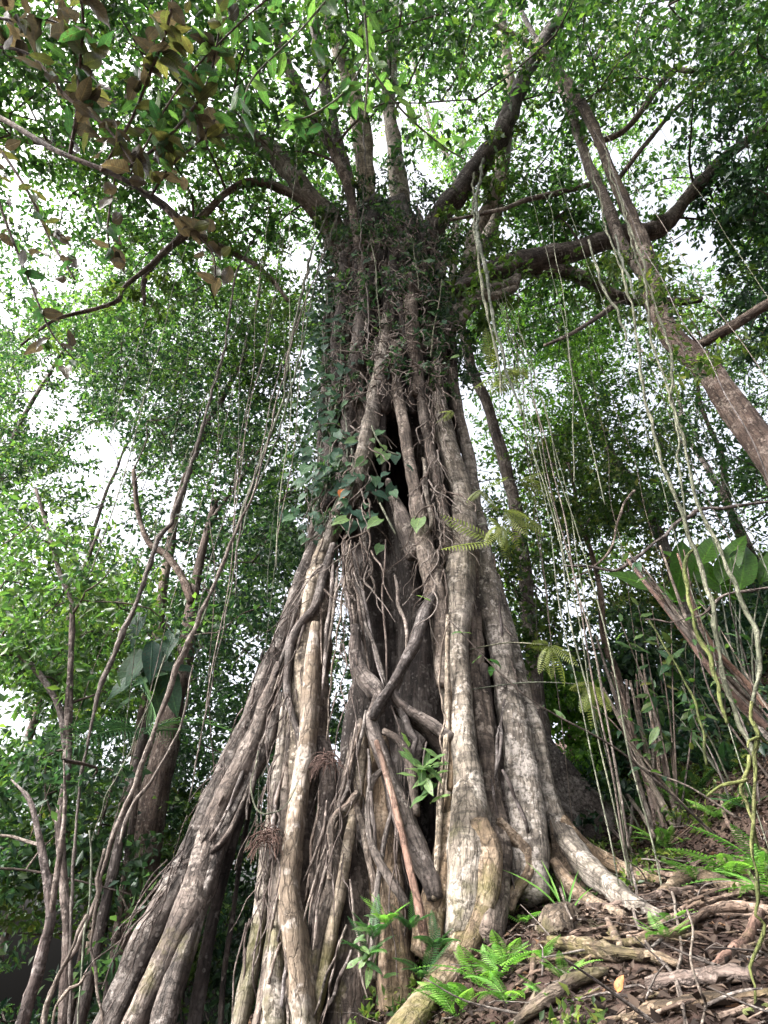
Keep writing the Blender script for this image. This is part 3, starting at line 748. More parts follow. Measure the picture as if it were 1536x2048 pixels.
# curly aerial rootlets on the upper trunk, far too many to count
def rootlets():
    rs = np.random.default_rng(5)
    for mat, cnt in (('rootlet_pale', 300), ('rootlet', 460)):
        mb = MB()
        for k in range(cnt):
            up = rs.random() < .72
            if up: px, py = rs.uniform(650, 905), rs.uniform(430, 790)
            else: px, py = rs.choice([rs.uniform(640, 745), rs.uniform(850, 890)]), rs.uniform(760, 1180)
            L = rs.uniform(.25, .9) if up else rs.uniform(.4, 1.2)
            p = S(px, py, .10 + .25 * rs.random())
            n = 8; P = [p]
            d = np.array([rs.normal() * .5, -.3 * rs.random(), -1.0]); d /= np.linalg.norm(d)
            for j in range(n - 1):
                d = unit(d + rs.normal(size=3) * (.75 if up else .35) * [1, .5, .8] + [0, 0, -.25])
                P.append(P[-1] + d * L / n)
            r = rs.uniform(.006, .017)
            tube(mb, P, np.linspace(r, r * .4, n), seg=5, step=.06, lump=0, caps=False, seed=k * .3)
        o = mb.build('rootlets', mat, FIG); o['kind'] = 'stuff'
    # two dry tufts of fibrous roots on the second leg
    for (px, py, w, L, cnt) in ((532, 1672, 12, .30, 70), (652, 1520, 12, .28, 60)):
        mb = MB()
        for k in range(cnt):
            p = S(px + rs.normal() * w * .5, py + rs.normal() * w * .7, .2 + .25 * rs.random())
            d = unit(np.array([rs.normal() * .8, -rs.random() * .6, .6])); P = [p]
            for j in range(5):
                d = unit(d + [0, 0, -.55] + rs.normal(size=3) * .2); P.append(P[-1] + d * L / 6 * rs.uniform(.6, 1.2))
            tube(mb, P, np.linspace(.005, .0025, 6), seg=4, step=.08, lump=0, caps=False)
        o = mb.build('root_tuft', 'tuft', FIG)
        o['label'] = 'dry reddish tuft of fibrous roots'; o['kind'] = 'stuff'
rootlets()
def fibres():
    rs = np.random.default_rng(6)
    mb = MB()
    LEG = [[(640,1090),(575,1250),(500,1420),(420,1590),(350,1730),(270,1880)], [(610,1200),(570,1400),(545,1600),(520,1780),(480,1980)], [(700,1100),(690,1250),(700,1400),(690,1600),(660,1800)], [(990,1120),(1020,1280),(1050,1420),(1085,1580)], [(780,1400),(790,1500),(800,1600),(790,1750)]]
    for k in range(150):
        leg = LEG[rs.choice(5, p=[.36, .26, .2, .08, .1])]
        u = rs.uniform(0, len(leg) - 1.3); i = int(u); f = u - i
        px = leg[i][0] * (1 - f) + leg[i + 1][0] * f + rs.normal() * 11; py = leg[i][1] * (1 - f) + leg[i + 1][1] * f
        L = rs.uniform(.3, 1.5); n = 7
        P = [S(px, py, .12 + .14 * rs.random())]
        j = min(i + 1, len(leg) - 1); T = unit(S(*leg[j], .1) - S(*leg[j - 1], .1))
        d = unit(T + rs.normal(size=3) * .25)
        for q in range(n - 1):
            d = unit(d * .8 + T * .25 + [0, 0, -.12] + rs.normal(size=3) * .22); P.append(P[-1] + d * L / n)
        r = rs.uniform(.004, .011)
        tube(mb, P, np.linspace(r, r * .5, n), seg=5, step=.08, lump=0, caps=False, seed=k * .3)
    o = mb.build('rootlets', 'rootlet', FIG); o['kind'] = 'stuff'
fibres()

# ================================================================== OTHER TREES
GAPS_SIDE = [(330,1120,70,70),(345,1010,50,60),(110,790,70,70),(90,1010,60,40),(200,960,80,40),(30,1440,80,80),(60,1850,110,110),(10,1940,120,90),(170,1500,40,40),(60,1640,50,40),(1440,1040,70,50),(1210,1165,60,30),(1290,700,70,70),(1270,850,50,40),(1400,950,60,50),(1430,560,70,80),(480,1870,30,60),(1060,800,40,40),(1330,1080,40,40),(1180,1300,60,30),(620,1330,20,50)]
def trace(mb, pts, Y, seg=12, lump=.10, flute=.07, wob=.02, seed=0, step=.10):
    """Points are (x, y, half width[, Y]) in photograph pixels."""
    P = [atY(p[0], p[1], p[3] if len(p) > 3 else Y) for p in pts]
    R = [mpx(q, p[2]) for q, p in zip(P, pts)]
    return tube(mb, P, R, seg=seg, step=step, lump=lump, flute=flute, wob=wob, seed=seed)

def forest_tree(label, stems, crown, leaf, barkm, nclump, per, L=.14, Wd=.065, cr=(.6, 1.1), name='broadleaf_tree', seed=0, up=.42, six=False, gaps=True, group='trees of the forest behind the fig', cat='tree'):
    """stems: list of (pixel points, Y); crown: list of (px, py, rx, ry, Y0, Y1)."""
    rs = np.random.default_rng(1000 + seed)
    cs = []
    w = np.array([c[2] * c[3] * ((c[4] + c[5]) / 2) ** 2 for c in crown]); w = w / w.sum()
    tries = 0
    while len(cs) < nclump and tries < 20000:
        tries += 1
        c = crown[rs.choice(len(crown), p=w)]
        a = rs.uniform(0, 6.283); r = math.sqrt(rs.random())
        px, py = c[0] + c[2] * r * math.cos(a), c[1] + c[3] * r * math.sin(a)
        if gaps and in_gap(px, py, rs, GAPS_SIDE): continue
        p = atY(px, py, rs.uniform(c[4], c[5]))
        if p[2] < ground(p[0], p[1]) + .15: continue
        cs.append(p)
    cs = np.array(cs)
    if stems:
        first = stems[0][0][-1]; fy = first[3] if len(first) > 3 else stems[0][1]
        b = atY(first[0], first[1], fy)
    else:
        b = cs.mean(0) + rs.normal(size=3) * [.6, .6, 0]
    base = np.array([b[0], b[1], float(ground(b[0], b[1]))])
    t = thing(name, label, cat, base, group)
    nodes, rads = [], []
    if stems:
        for k, (pts, Y) in enumerate(stems):
            mb = MB(); C = trace(mb, pts, Y, seed=seed * 7 + k)
            if k == 0:      # carry the stem on down into the slope
                e = C[-1]
                gz = float(ground(e[0], e[1])) - .3
                if e[2] > gz + .1:
                    r = mpx(e, pts[-1][2])
                    tube(mb, [e + [0, 0, .02], np.array([e[0] - .02, e[1] + .05, (e[2] + gz) / 2]), np.array([e[0] - .05, e[1] + .1, gz])], [r, r * 1.1, r * 1.5], seg=12, lump=.1, flute=.07, seed=seed)
            mb.build('trunk' if k == 0 else 'branch', barkm, t)
            for c in C[::max(1, len(C) // 16)]: nodes.append(c); rads.append(.04)
    else:
        top = cs[np.argmax(cs[:, 2])]
        H = top[2] - base[2]
        n = 6; u = np.linspace(0, 1, n)[:, None]
        tgt = cs.mean(0) + [0, 0, H * .15]
        P = (base - [0, 0, .3]) * (1 - u) + tgt * u + rs.normal(size=(n, 3)) * [.12, .12, 0] * H * .08
        r0 = min(.15, .03 + H * .006)
        mb = MB(); C = tube(mb, P, np.linspace(r0 * 1.2, r0 * .35, n), seg=12, step=.2, lump=.1, flute=.07, wob=.05, seed=seed)
        mb.build('trunk', barkm, t)
        for c in C[len(C) // 4::max(1, len(C) // 16)]: nodes.append(c); rads.append(.04)
    mb = MB(); leaf_cloud(mb, cs, rs.uniform(cr[0], cr[1], len(cs)), int(per * .74), L, Wd, rs, up=up, six=six)
    mb.build('crown', leaf, t)
    mb = MB(); grow_twigs(mb, nodes, rads, cs, rs, r_end=.010, maxr=.05)
    o = mb.build('twigs', 'twig', t); o['kind'] = 'stuff'
    return t

# --- left of the fig
forest_tree('dark trunked tree forking behind the thin lianas, left of the leaning fig leg',
    [([(430,1000,6),(405,1100,9),(385,1200,13),(372,1300,17),(352,1400,21),(330,1500,26),(310,1600,30),(290,1700,34),(275,1800,36),(258,1930,38),(240,2070,40)], 11.5),
     ([(385,1205,9),(365,1150,8),(335,1110,7),(300,1085,6),(275,1020,5),(265,940,4)], 11.4),
     ([(400,1110,6),(425,1040,5),(480,960,4),(520,900,3)], 11.5)],
    [(440,1030,190,260,10.5,13.5),(420,780,200,140,11,15)], 'leaf_dark', 'tree_brown', 90, 180, seed=1)
forest_tree('slender crooked tree with mid green leaves at the left',
    [([(70,980,3),(105,1090,4),(120,1150,5),(142,1200,5),(146,1260,6),(143,1340,6),(138,1420,8),(136,1500,8),(132,1570,9),(122,1640,9),(126,1700,9),(131,1780,9),(134,1860,10),(128,1950,11),(122,2060,12)], 8.6),
     ([(-40,1240,2),(10,1290,5),(60,1330,6),(100,1380,6),(122,1430,7),(130,1500,7)], 8.6)],
    [(80,1190,170,190,8.2,11.5),(230,1290,120,120,9,12),(60,1420,120,140,9,12)], 'leaf_mid', 'tree_grey', 75, 140, L=.14, Wd=.06, cr=(.4, .8), seed=2)
forest_tree('tall tree with a sparse mid green crown far left',
    None, [(120,860,280,190,13,18),(-120,1000,200,250,12,17),(260,700,240,130,13,17)], 'leaf_mid', 'tree_dark', 150, 230, seed=3)
forest_tree('bent grey sapling with a thick foot at the far lower left',
    [([(20,1560,1.5),(55,1600,5),(72,1660,6),(85,1720,8),(97,1790,9),(98,1840,10),(85,1890,11),(70,1950,12),(50,2010,13),(30,2080,14)], 7.2),
     ([(128,1520,1.5),(130,1620,4),(122,1700,6),(112,1760,6),(100,1830,7)], 7.2)],
    [(60,1620,170,130,7.5,11),(150,1800,150,150,9,13),(-80,1750,150,250,8,13)], 'leaf_dark', 'tree_grey', 60, 170, L=.14, Wd=.065, cr=(.4, .8), seed=4)
forest_tree('dense dark green tree filling the gap behind the leaning fig leg',
    None, [(480,1450,190,250,12.5,16),(560,1750,160,260,12,15),(250,1500,150,170,12.5,16),(600,1150,110,200,12,15)], 'leaf_dark', 'tree_dark', 150, 170, seed=5)
forest_tree('dark young tree low on the falling slope at left',
    None, [(250,1900,220,170,11.5,15),(500,1980,120,120,11.5,14),(60,1980,150,120,11,15)], 'leaf_dark', 'tree_grey', 45, 130, L=.15, cr=(.5, .9), seed=6)
forest_tree('tall tree with fine mid green foliage left of the fig trunk',
    None, [(540,830,160,260,11.5,15),(350,640,200,150,12,16),(580,560,120,150,11,14)], 'leaf_fig', 'tree_dark', 130, 230, seed=7)
forest_tree('shrubby tree with pale yellow tips behind the crooked saplings',
    None, [(170,1260,150,150,11.5,15),(60,1120,120,80,11,15)], 'leaf_olive', 'tree_grey', 45, 150, seed=8)
# --- right of the fig
forest_tree('bright green tree right of the fig trunk under the big limb',
    None, [(1130,700,160,190,12,16),(1060,880,110,160,12,15),(1230,800,120,150,12,16)], 'leaf_bright', 'tree_dark', 120, 150, seed=9)
forest_tree('olive green tree hanging over the lianas right of the fig',
    None, [(1110,1060,150,190,10.5,13.5),(1210,960,150,140,10.5,14),(1050,1240,80,130,10.5,12.5)], 'leaf_olive', 'tree_brown', 120, 150, L=.13, cr=(.5, .9), seed=10)
forest_tree('open crowned tree with white sky behind it at the upper right',
    None, [(1380,880,220,190,11,16),(1500,1000,160,150,10,14),(1450,700,200,130,12,17)], 'leaf_mid', 'tree_dark', 110, 150, seed=11)
forest_tree('dark leaved tree hanging in along the right edge',
    None, [(1530,380,130,330,7.5,10.5),(1640,200,170,350,6,10),(1500,90,110,120,6.5,8.5)], 'leaf_dark', 'tree_dark', 120, 200, L=.17, Wd=.08, cr=(.45, .85), seed=12)
forest_tree('dark understory tree on the bank behind the cane clump',
    None, [(1330,1350,220,130,11.5,15),(1200,1330,150,120,12,15),(1520,1330,150,150,11,14)], 'leaf_dark', 'tree_dark', 100, 120, L=.16, Wd=.08, cr=(.45, .85), seed=13)
forest_tree('bright green bush behind the right buttress of the fig',
    None, [(1130,1440,80,110,11,13),(1180,1500,70,60,11,13)], 'leaf_bright', 'tree_brown', 34, 180, L=.11, cr=(.3, .55), name='bush', seed=14, cat='bush')
forest_tree('pale green tree far behind the banana like leaves',
    None, [(1450,1180,170,110,13,17),(1300,1180,140,90,13,17)], 'leaf_yellow', 'tree_grey', 60, 200, seed=15)
forest_tree('green tree seen high between the fig limbs',
    None, [(900,200,170,200,9.5,13),(560,180,180,180,10,13),(1180,230,150,180,9.5,12)], 'leaf_bright', 'tree_dark', 130, 230, seed=16)
forest_tree('dark broadleaf tree closing the view behind the fig hollow legs',
    None, [(700,1500,200,300,14,18),(900,1400,200,300,14,18),(760,1050,280,200,13,18)], 'leaf_dark', 'tree_dark', 60, 150, seed=17)

forest_tree('hazy wall of tall mid green trees far down the left slope',
    None, [(200,1000,420,420,19,26),(-50,1500,300,350,18,24),(450,1350,250,400,19,25),(100,650,350,200,18,24)], 'leaf_mid', 'tree_dark', 480, 190, L=.24, Wd=.12, cr=(.7, 1.4), seed=18)
forest_tree('far green tree crown behind the leaning tree',
    None, [(1350,800,330,300,17,23),(1250,1150,300,200,17,22),(1500,500,200,250,15,20)], 'leaf_fig', 'tree_dark', 120, 150, L=.2, Wd=.1, cr=(.7, 1.2), seed=19)
forest_tree('olive green young tree low at the far left edge',
    None, [(60,1700,170,220,10,13),(330,1750,120,200,11.5,14)], 'leaf_olive', 'tree_grey', 60, 170, L=.12, cr=(.4, .8), seed=20)
# --- the leaning tree at the right with its two stems
def leaning_tree():
    rs = np.random.default_rng(77)
    b = atY(1900, 1500, 6.2)
    base = np.array([b[0], b[1], float(ground(b[0], b[1]))])
    t = thing('leaning_tree', 'leaning grey tree crossing in from the right edge, forking into two stems', 'tree', base)
    mb = MB(); trace(mb, [(1290,520,20,7.6),(1300,570,20,7.5),(1318,625,19,7.4),(1350,680,21,7.3),(1400,725,23,7.2),(1440,770,25,7.1),(1490,840,27,7.0),(1545,925,29,6.9),(1640,1070,42,6.7),(1900,1500,50,6.2)], 7, seg=18, seed=3)
    mb.build('trunk', 'tree_brown', t)
    nodes, rads = [], []
    for pts, m in (([(1305,580,20,7.5),(1285,500,17,7.5),(1262,430,13,7.4),(1232,365,11,7.3),(1205,300,10,7.2),(1172,225,10,7.0),(1130,160,9,6.8),(1090,110,8,6.6),(1030,70,6,6.4),(950,30,4,6.2)], 'tree_dark'),
                   ([(1285,545,14,7.7),(1245,490,12,7.9),(1222,430,12,7.9),(1198,375,11,7.9),(1172,315,10,7.8),(1150,255,9,7.7),(1130,190,8,7.5),(1100,130,6,7.3)], 'tree_grey'),
                   ([(1190,290,6,7.4),(1260,250,6,7.0),(1340,145,6,6.6),(1380,142,5,6.5),(1440,130,4,6.4),(1480,90,3,6.3)], 'tree_dark'),
                   ([(1225,370,5,7.5),(1290,290,5,7.2),(1340,230,4,7.0),(1420,150,3,6.8)], 'tree_dark'),
                   ([(1175,370,6,7.7),(1120,385,6,7.5),(1050,400,5,7.2),(1000,420,4,7.0),(900,440,3,6.8)], 'tree_dark'),
                   ([(1090,115,6,6.8),(1060,60,5,6.6),(1030,0,4,6.4)], 'tree_dark'),
                   ([(1150,195,5,7.0),(1190,120,5,6.8),(1230,30,4,6.5)], 'tree_dark'),
                   ([(1230,610,7,7.4),(1190,640,5,7.3),(1140,670,4,7.2),(1090,690,3,7.1)], 'tree_dark'),
                   ([(1400,690,9,7.2),(1450,660,11,7.0),(1500,630,11,6.8),(1580,580,10,6.5)], 'tree_dark')):
        mb = MB(); C = trace(mb, pts, 7, seg=10, seed=len(nodes)); mb.build('branch', m, t)
        for c in C[::max(1, len(C) // 10)]: nodes.append(c); rads.append(.03)
    cs = []
    for (px, py, a, b_, n) in ((1080,90,140,70,11),(1330,160,150,90,14),(1230,120,70,90,6),(1450,80,120,70,12),(1000,50,120,60,8),(1420,690,90,60,7),(1290,560,60,80,7)):
        for k in range(n): cs.append(atY(px + rs.normal() * a * .6, py + rs.normal() * b_ * .6, rs.uniform(6.0, 8.2)))
    mb = MB(); leaf_cloud(mb, np.array(cs), rs.uniform(.35, .65, len(cs)), 100, .13, .05, rs, up=.6)
    mb.build('crown', 'leaf_olive', t)
    mb = MB(); grow_twigs(mb, nodes, rads, cs, rs, r_end=.006, maxr=.025); o = mb.build('twigs', 'twig', t); o['kind'] = 'stuff'
leaning_tree()

# ================================================================== BIG LEAVES, ONE BY ONE
def leaf_mesh(name, mat, L=1.0, W=.45, curl=.18, fold=.12, heart=False, wave=.03, n=7, tip=1.0):
    """One broad leaf along +Y, face up, unit length."""
    mb = MB(); u = np.linspace(0, 1, n)
    if heart: w = np.array([.55, .95, 1.0, .86, .6, .3, 0])[:n] * W * .5
    else: w = np.sin(np.pi * np.clip(u, 0, 1) ** (.78 * tip)) ** .8 * W * .5; 
    w[-1] = 0.002
    z = -curl * u ** 2
    y = u * L
    mid = np.stack([u * 0, y, z], -1)
    yo = y - (.16 * L * np.array([1, .35, 0, 0, 0, 0, 0])[:n] if heart else 0)
    V = [mid]
    for s in (1, -1):
        for f in (.55, 1.0):
            V.append(np.stack([s * w * f, np.where(f == 1.0, yo, y), z + fold * w * f * 1.2 - .25 * curl * f * w + wave * np.sin(u * 11 + s) * f], -1))
    V = np.concatenate(V); q = []
    for a, b, flip in ((0, 1, 0), (1, 2, 0), (0, 3, 1), (3, 4, 1)):
        for j in range(n - 1):
            f = [a * n + j, b * n + j, b * n + j + 1, a * n + j + 1]
            q.append(f[::-1] if flip else f)
    mb.add(V, q, None, V * [1, 1, 0])
    return mb.mesh(name, mat)
LEAF = {
 'bronze': [leaf_mesh('leaf', 'leaf_bronze', W=.46 + .06 * k, curl=.05 + .17 * k, fold=.05 + .16 * k, wave=.02 + .02 * k, tip=.95) for k in range(4)],
 'ochre': [leaf_mesh('leaf', 'leaf_ochre', W=.44 + .06 * k, curl=.08 + .2 * k, fold=.1 + .15 * k, wave=.03) for k in range(3)],
 'broad': [leaf_mesh('leaf', 'leaf_broad', W=.38 + .06 * k, curl=.1 + .2 * k, fold=.05 + .2 * k, wave=.03) for k in range(3)],
 'light': [leaf_mesh('leaf', 'leaf_broadlight', W=.36, curl=.15 + .1 * k) for k in range(2)],
 'climber': [leaf_mesh('leaf', 'leaf_climber', W=.78, curl=.2, heart=True), leaf_mesh('leaf', 'leaf_climber', W=.62, curl=.3, heart=True)],
 'lightheart': [leaf_mesh('leaf', 'leaf_broadlight', W=.72, curl=.2, heart=True)],
 'banana': [leaf_mesh('leaf', 'leaf_banana', W=.36, curl=.35, fold=.2)],
 'darkbig': [leaf_mesh('leaf', 'leaf_climber', W=.42, curl=.3, fold=.2)],
 'yellowtip': [leaf_mesh('leaf', 'leaf_yellow', W=.42, curl=.2)],
 'orange': [leaf_mesh('leaf', 'leaf_orange', W=.62, curl=.25, fold=.3)],
 'yellowdead': [leaf_mesh('leaf', 'leaf_yellowdead', W=.5, curl=.2, fold=.3)],
 'blade': [leaf_mesh('blade', 'leaf_fern', W=.05, curl=.75, fold=.5, wave=0)],
}
def put(me, parent, pos, d, nrm, size, name=None):
    d = Vector(unit(d)); nrm = Vector(unit(nrm))
    x = d.cross(nrm)
    if x.length < 1e-3: x = d.orthogonal()
    x.normalize(); z = x.cross(d)
    m = Matrix((x, d, z)).transposed().to_4x4()
    o = bpy.data.objects.new(name or me.name.split('.')[0], me); COL.objects.link(o)
    pos = np.asarray(pos, float)
    if parent is not None:
        o.parent = parent; pos = pos - parent_base(parent)
    o.matrix_local = Matrix.Translation(Vector(pos)) @ m @ Matrix.Scale(size, 4)
    return o
def pick(rs, key): l = LEAF[key]; return l[rs.integers(len(l))]

def spray(parent, pts, mat, rs, keys, n, size, seed=0, spread=1.0, r=None):
    """A leafy twig traced in the photograph; leaves set along it, each its own object."""
    mb = MB(); P = [atT(p[0], p[1], p[3]) for p in pts]
    C = tube(mb, P, [mpx(q, p[2]) for q, p in zip(P, pts)], seg=7, step=.06, lump=.06, wob=.012, seed=seed)
    br = mb.build('branch', mat, parent)
    for k in range(n):
        i = rs.integers(len(C) // 6, len(C)); c = C[i]
        T = unit(C[min(i + 1, len(C) - 1)] - C[i - 1])
        d = unit(T * .5 + rs.normal(size=3) * [1, 1, .5] * spread)
        s = size * rs.uniform(.7, 1.25)
        put(pick(rs, keys[rs.integers(len(keys))]), br, c + rs.normal(size=3) * .05, d, [rs.normal() * .45, rs.normal() * .45, 1], s)

def overhang():
    rs = np.random.default_rng(31)
    base = np.array([-5.6, 1.6, float(ground(-5.6, 1.6))])
    t = thing('overhanging_tree', 'bronze and olive broad leaved branches hanging into the top left', 'tree', base)
    mb = MB(); tube(mb, [base - [0, 0, .3], base + [.1, 0, 3], base + [.3, .1, 6.5], base + [.9, .3, 9.5]], [.22, .18, .14, .08], seg=14, step=.2, flute=.07, seed=9)
    mb.build('trunk', 'tree_brown', t)
    e = base + [.3, .1, 6.6]
    for pts in ([(-420,60,7,5.6),(-150,160,6,5.2),(0,235,5,5.0),(110,300,5,4.8),(230,350,5,4.7),(310,400,4,4.7),(360,450,4,4.7)],):
        mb = MB(); P = [e] + [atT(p[0], p[1], p[3]) for p in pts]
        tube(mb, P, [.06] + [mpx(q, p[2]) for q, p in zip(P[1:], pts)], seg=8, step=.08, lump=.06, seed=2); mb.build('branch', 'tree_dark', t)
    K = ['bronze', 'bronze', 'bronze', 'ochre', 'broad']
    spray(t, [(140,310,4,4.8),(155,220,4,4.7),(160,120,3,4.6),(165,40,3,4.5),(150,-60,2,4.4)], 'twig', rs, ['broad', 'broad', 'bronze', 'ochre'], 28, 0.221, 1)
    spray(t, [(-40,90,3,4.9),(60,110,3,4.8),(130,190,3,4.7),(210,250,3,4.6),(270,330,2,4.5)], 'twig', rs, K, 30, .19, 2)
    spray(t, [(200,345,3,4.7),(260,240,3,4.6),(300,140,3,4.5),(330,60,3,4.4),(350,-40,2,4.4)], 'twig', rs, ['ochre', 'ochre', 'bronze', 'broad'], 45, 0.153, 3)
    spray(t, [(240,350,3,4.7),(330,280,3,4.5),(400,190,3,4.4),(430,90,2,4.3),(440,0,2,4.3)], 'twig', rs, ['broad', 'ochre', 'bronze', 'light'], 44, 0.164, 4)
    spray(t, [(-60,240,3,5.0),(0,300,3,4.9),(60,390,3,4.8),(100,480,2,4.7),(150,560,2,4.6)], 'twig', rs, K, 26, .15, 5)
    spray(t, [(300,395,3,4.7),(340,330,3,4.6),(390,290,2,4.5),(430,240,2,4.5)], 'twig', rs, ['bronze', 'ochre', 'broad'], 28, 0.153, 6)
    spray(t, [(-30,320,3,4.9),(10,430,3,4.8),(60,560,2,4.7),(100,660,2,4.6),(150,720,1.5,4.6)], 'twig', rs, ['bronze', 'bronze', 'broad'], 28, 0.144, 7)
    spray(t, [(350,440,2,4.7),(420,500,2,4.7),(430,560,1.5,4.7)], 'twig', rs, ['bronze', 'bronze', 'ochre'], 16, 0.144, 8)
    spray(t, [(230,360,2,4.7),(215,460,2,4.7),(225,520,1.5,4.7)], 'twig', rs, ['bronze', 'broad'], 14, 0.144, 9)
    spray(t, [(-80,20,3,4.9),(20,40,3,4.8),(90,40,2,4.7),(160,70,2,4.6)], 'twig', rs, ['bronze', 'bronze', 'broad'], 23, 0.202, 10)
    spray(t, [(260,350,2,4.6),(360,180,2,4.4),(470,60,2,4.3),(560,-20,2,4.2)], 'twig', rs, ['broad', 'ochre', 'broad', 'light'], 32, 0.153, 11)
overhang()
def green_sprays():
    rs = np.random.default_rng(32)
    base = np.array([-.6, 1.2, 9.4])
    t = thing('green_leaved_vine', 'trailing vine with light green oval leaves hanging before the upper fork', 'vine', atT(700, -260, 5.2))
    spray(t, [(700,-260,3,5.2),(720,-60,3,5.2),(735,120,2.5,5.2),(730,240,2,5.2)], 'vine_green', rs, ['light'], 24, .17, 1)
    spray(t, [(735,110,2,5.2),(690,180,2,5.2),(620,230,2,5.2),(570,240,1.5,5.2)], 'vine_green', rs, ['light', 'broad'], 20, .17, 2)
    spray(t, [(735,130,2,5.2),(800,220,2,5.3),(880,290,2,5.4),(930,320,1.5,5.4)], 'vine_green', rs, ['light'], 20, .17, 3)
    spray(t, [(715,-80,2,5.2),(600,60,2,5.0),(500,160,2,4.9),(480,240,1.5,4.9)], 'vine_green', rs, ['broad', 'light'], 26, .17, 4)
green_sprays()

# heart leaved climbers on the trunk
def climber(label, paths, n, size, rs, keys=('climber',), group='heart leaved climbers on the fig trunk'):
    p0 = S(paths[0][-1][0], paths[0][-1][1], .2)
    t = thing('climbing_plant', label, 'climber', p0, group)
    allc = []
    for k, pts in enumerate(paths):
        mb = MB(); P = [S(x, y, .28) for x, y in pts]
        C = tube(mb, P, .014, seg=6, step=.06, lump=.05, wob=.05, seed=k); allc.append((C, mb.build('stem', 'vine_green', t)))
    for k in range(n):
        C, st_ = allc[rs.integers(len(allc))]; c = C[rs.integers(len(C))]
        d = np.array([rs.normal() * .8 - .2, -.25 - .4 * rs.random(), -.7 - .5 * rs.random()])
        put(pick(rs, keys[rs.integers(len(keys))]), st_, c + rs.normal(size=3) * [.27, .07, .2] - [.08, 0, 0], d, [rs.normal() * .5, -1.0, .7 + rs.normal() * .3], size * rs.uniform(.5, 1.2))
rs = np.random.default_rng(41)
climber('dark green heart leaved climber draping the left flank of the fig', [[(672,470),(660,560),(652,680),(648,800),(640,920),(630,1060)], [(690,640),(676,760),(660,880),(648,1000)]], 250, .21, rs)
climber('blue green climber with large leaves on the lower left of the trunk', [[(700,720),(690,800),(700,880),(690,960),(650,1050),(600,1090)], [(700,900),(705,960),(690,1010)]], 90, .22, rs)
climber('small leaved climber scattered over the trunk below the fork', [[(740,460),(750,560),(760,650)], [(880,560),(870,640),(860,720)], [(830,480),(840,580)]], 80, .17, rs, ('climber', 'lightheart'))
def trunk_epiphytes():
    rs = np.random.default_rng(43)
    t = thing('epiphyte_mat', 'mat of small dark epiphytes wrapped round the trunk below the fork', 'epiphytes', S(770, 720, .1))
    cs = [S(rs.uniform(645, 900), rs.uniform(420, 760), .15) for k in range(110)] + [S(rs.uniform(632, 690), rs.uniform(560, 1090), .15) for k in range(60)] + [S(rs.uniform(860, 950), rs.uniform(660, 800), .12) for k in range(20)]
    mb = MB(); leaf_cloud(mb, np.array(cs), rs.uniform(.10, .30, len(cs)), 34, .09, .04, rs, up=.3, sub=4, droop=.5)
    mb.build('foliage', 'leaf_dark', t)['kind'] = 'stuff'
    cs = []
    for k in range(150):       # shaggy growth all round the column and up over the fork
        a = rs.uniform(0, 6.283); z = rs.uniform(10.5, 17.6); rr = (1.3 if z < 15.5 else 1.3 - (z - 15.5) * .3) + rs.uniform(0, .22)
        cs.append([.14 + rr * math.cos(a), YT + rr * math.sin(a), z])
    mb = MB(); leaf_cloud(mb, np.array(cs), rs.uniform(.2, .45, len(cs)), 46, .13, .055, rs, up=.25, sub=5, droop=.7)
    mb.build('foliage', 'leaf_dark', t)['kind'] = 'stuff'
    cs = [atY(rs.uniform(880, 1040), rs.uniform(470, 610), 8.0) for k in range(26)] + [atY(rs.uniform(640, 720), rs.uniform(380, 470), 8.0) for k in range(14)]
    mb = MB(); leaf_cloud(mb, np.array(cs), rs.uniform(.12, .35, len(cs)), 30, .11, .05, rs, up=.4, sub=4, droop=.4)
    mb.build('foliage', 'leaf_mid', t)['kind'] = 'stuff'
trunk_epiphytes()
climber('bright green seedling vine hanging across the dark hollow', [[(752,850),(765,880),(780,900),(800,910)]], 7, .24, rs, ('lightheart',), None)
climber('pale variegated heart leaved vine under the hollow', [[(760,1000),(775,1040),(785,1066)]], 6, .26, rs, ('lightheart', 'climber'), None)

# ================================================================== LIANAS AND HANGING VINES
def vine(label, pts, mat, Y, group, name='hanging_vine', cat='vine', seg=7, wob=.02, seed=0, step=.07, lump=.22, top=None, slim=.8):
    mb = MB(); P = [atY(p[0], p[1], p[3] if len(p) > 3 else Y) for p in pts]
    Rr = [mpx(q, p[2]) * slim for q, p in zip(P, pts)]
    if top is not None and P[0][2] < top - .5:      # hangs from the canopy
        h = top - P[0][2]
        P = [P[0] + [.1 * h, .08 * h, h], P[0] + [.06 * h, .05 * h, h * .66], P[0] + [.02 * h, .02 * h, h * .33]] + P
        Rr = [Rr[0] * .5, Rr[0] * .7, Rr[0] * .9] + Rr
    C0, R0 = spline(P, Rr, .22); rv = np.random.default_rng(seed + len(pts) * 13)
    C0[1:-1] += rv.normal(size=(len(C0) - 2, 3)) * .010; R0 = R0 * rv.uniform(.8, 1.25, len(R0))
    tube(mb, C0, R0, seg=seg, step=step, lump=lump, wob=wob, seed=seed)
    o = mb.build(name, mat, None, base=P[-1])
    return tag(o, label, cat, group)
GV = 'green lianas hanging right of the fig'
LV = 'thin green liana hanging in a bunch right of the fig trunk'
rs = np.random.default_rng(51)
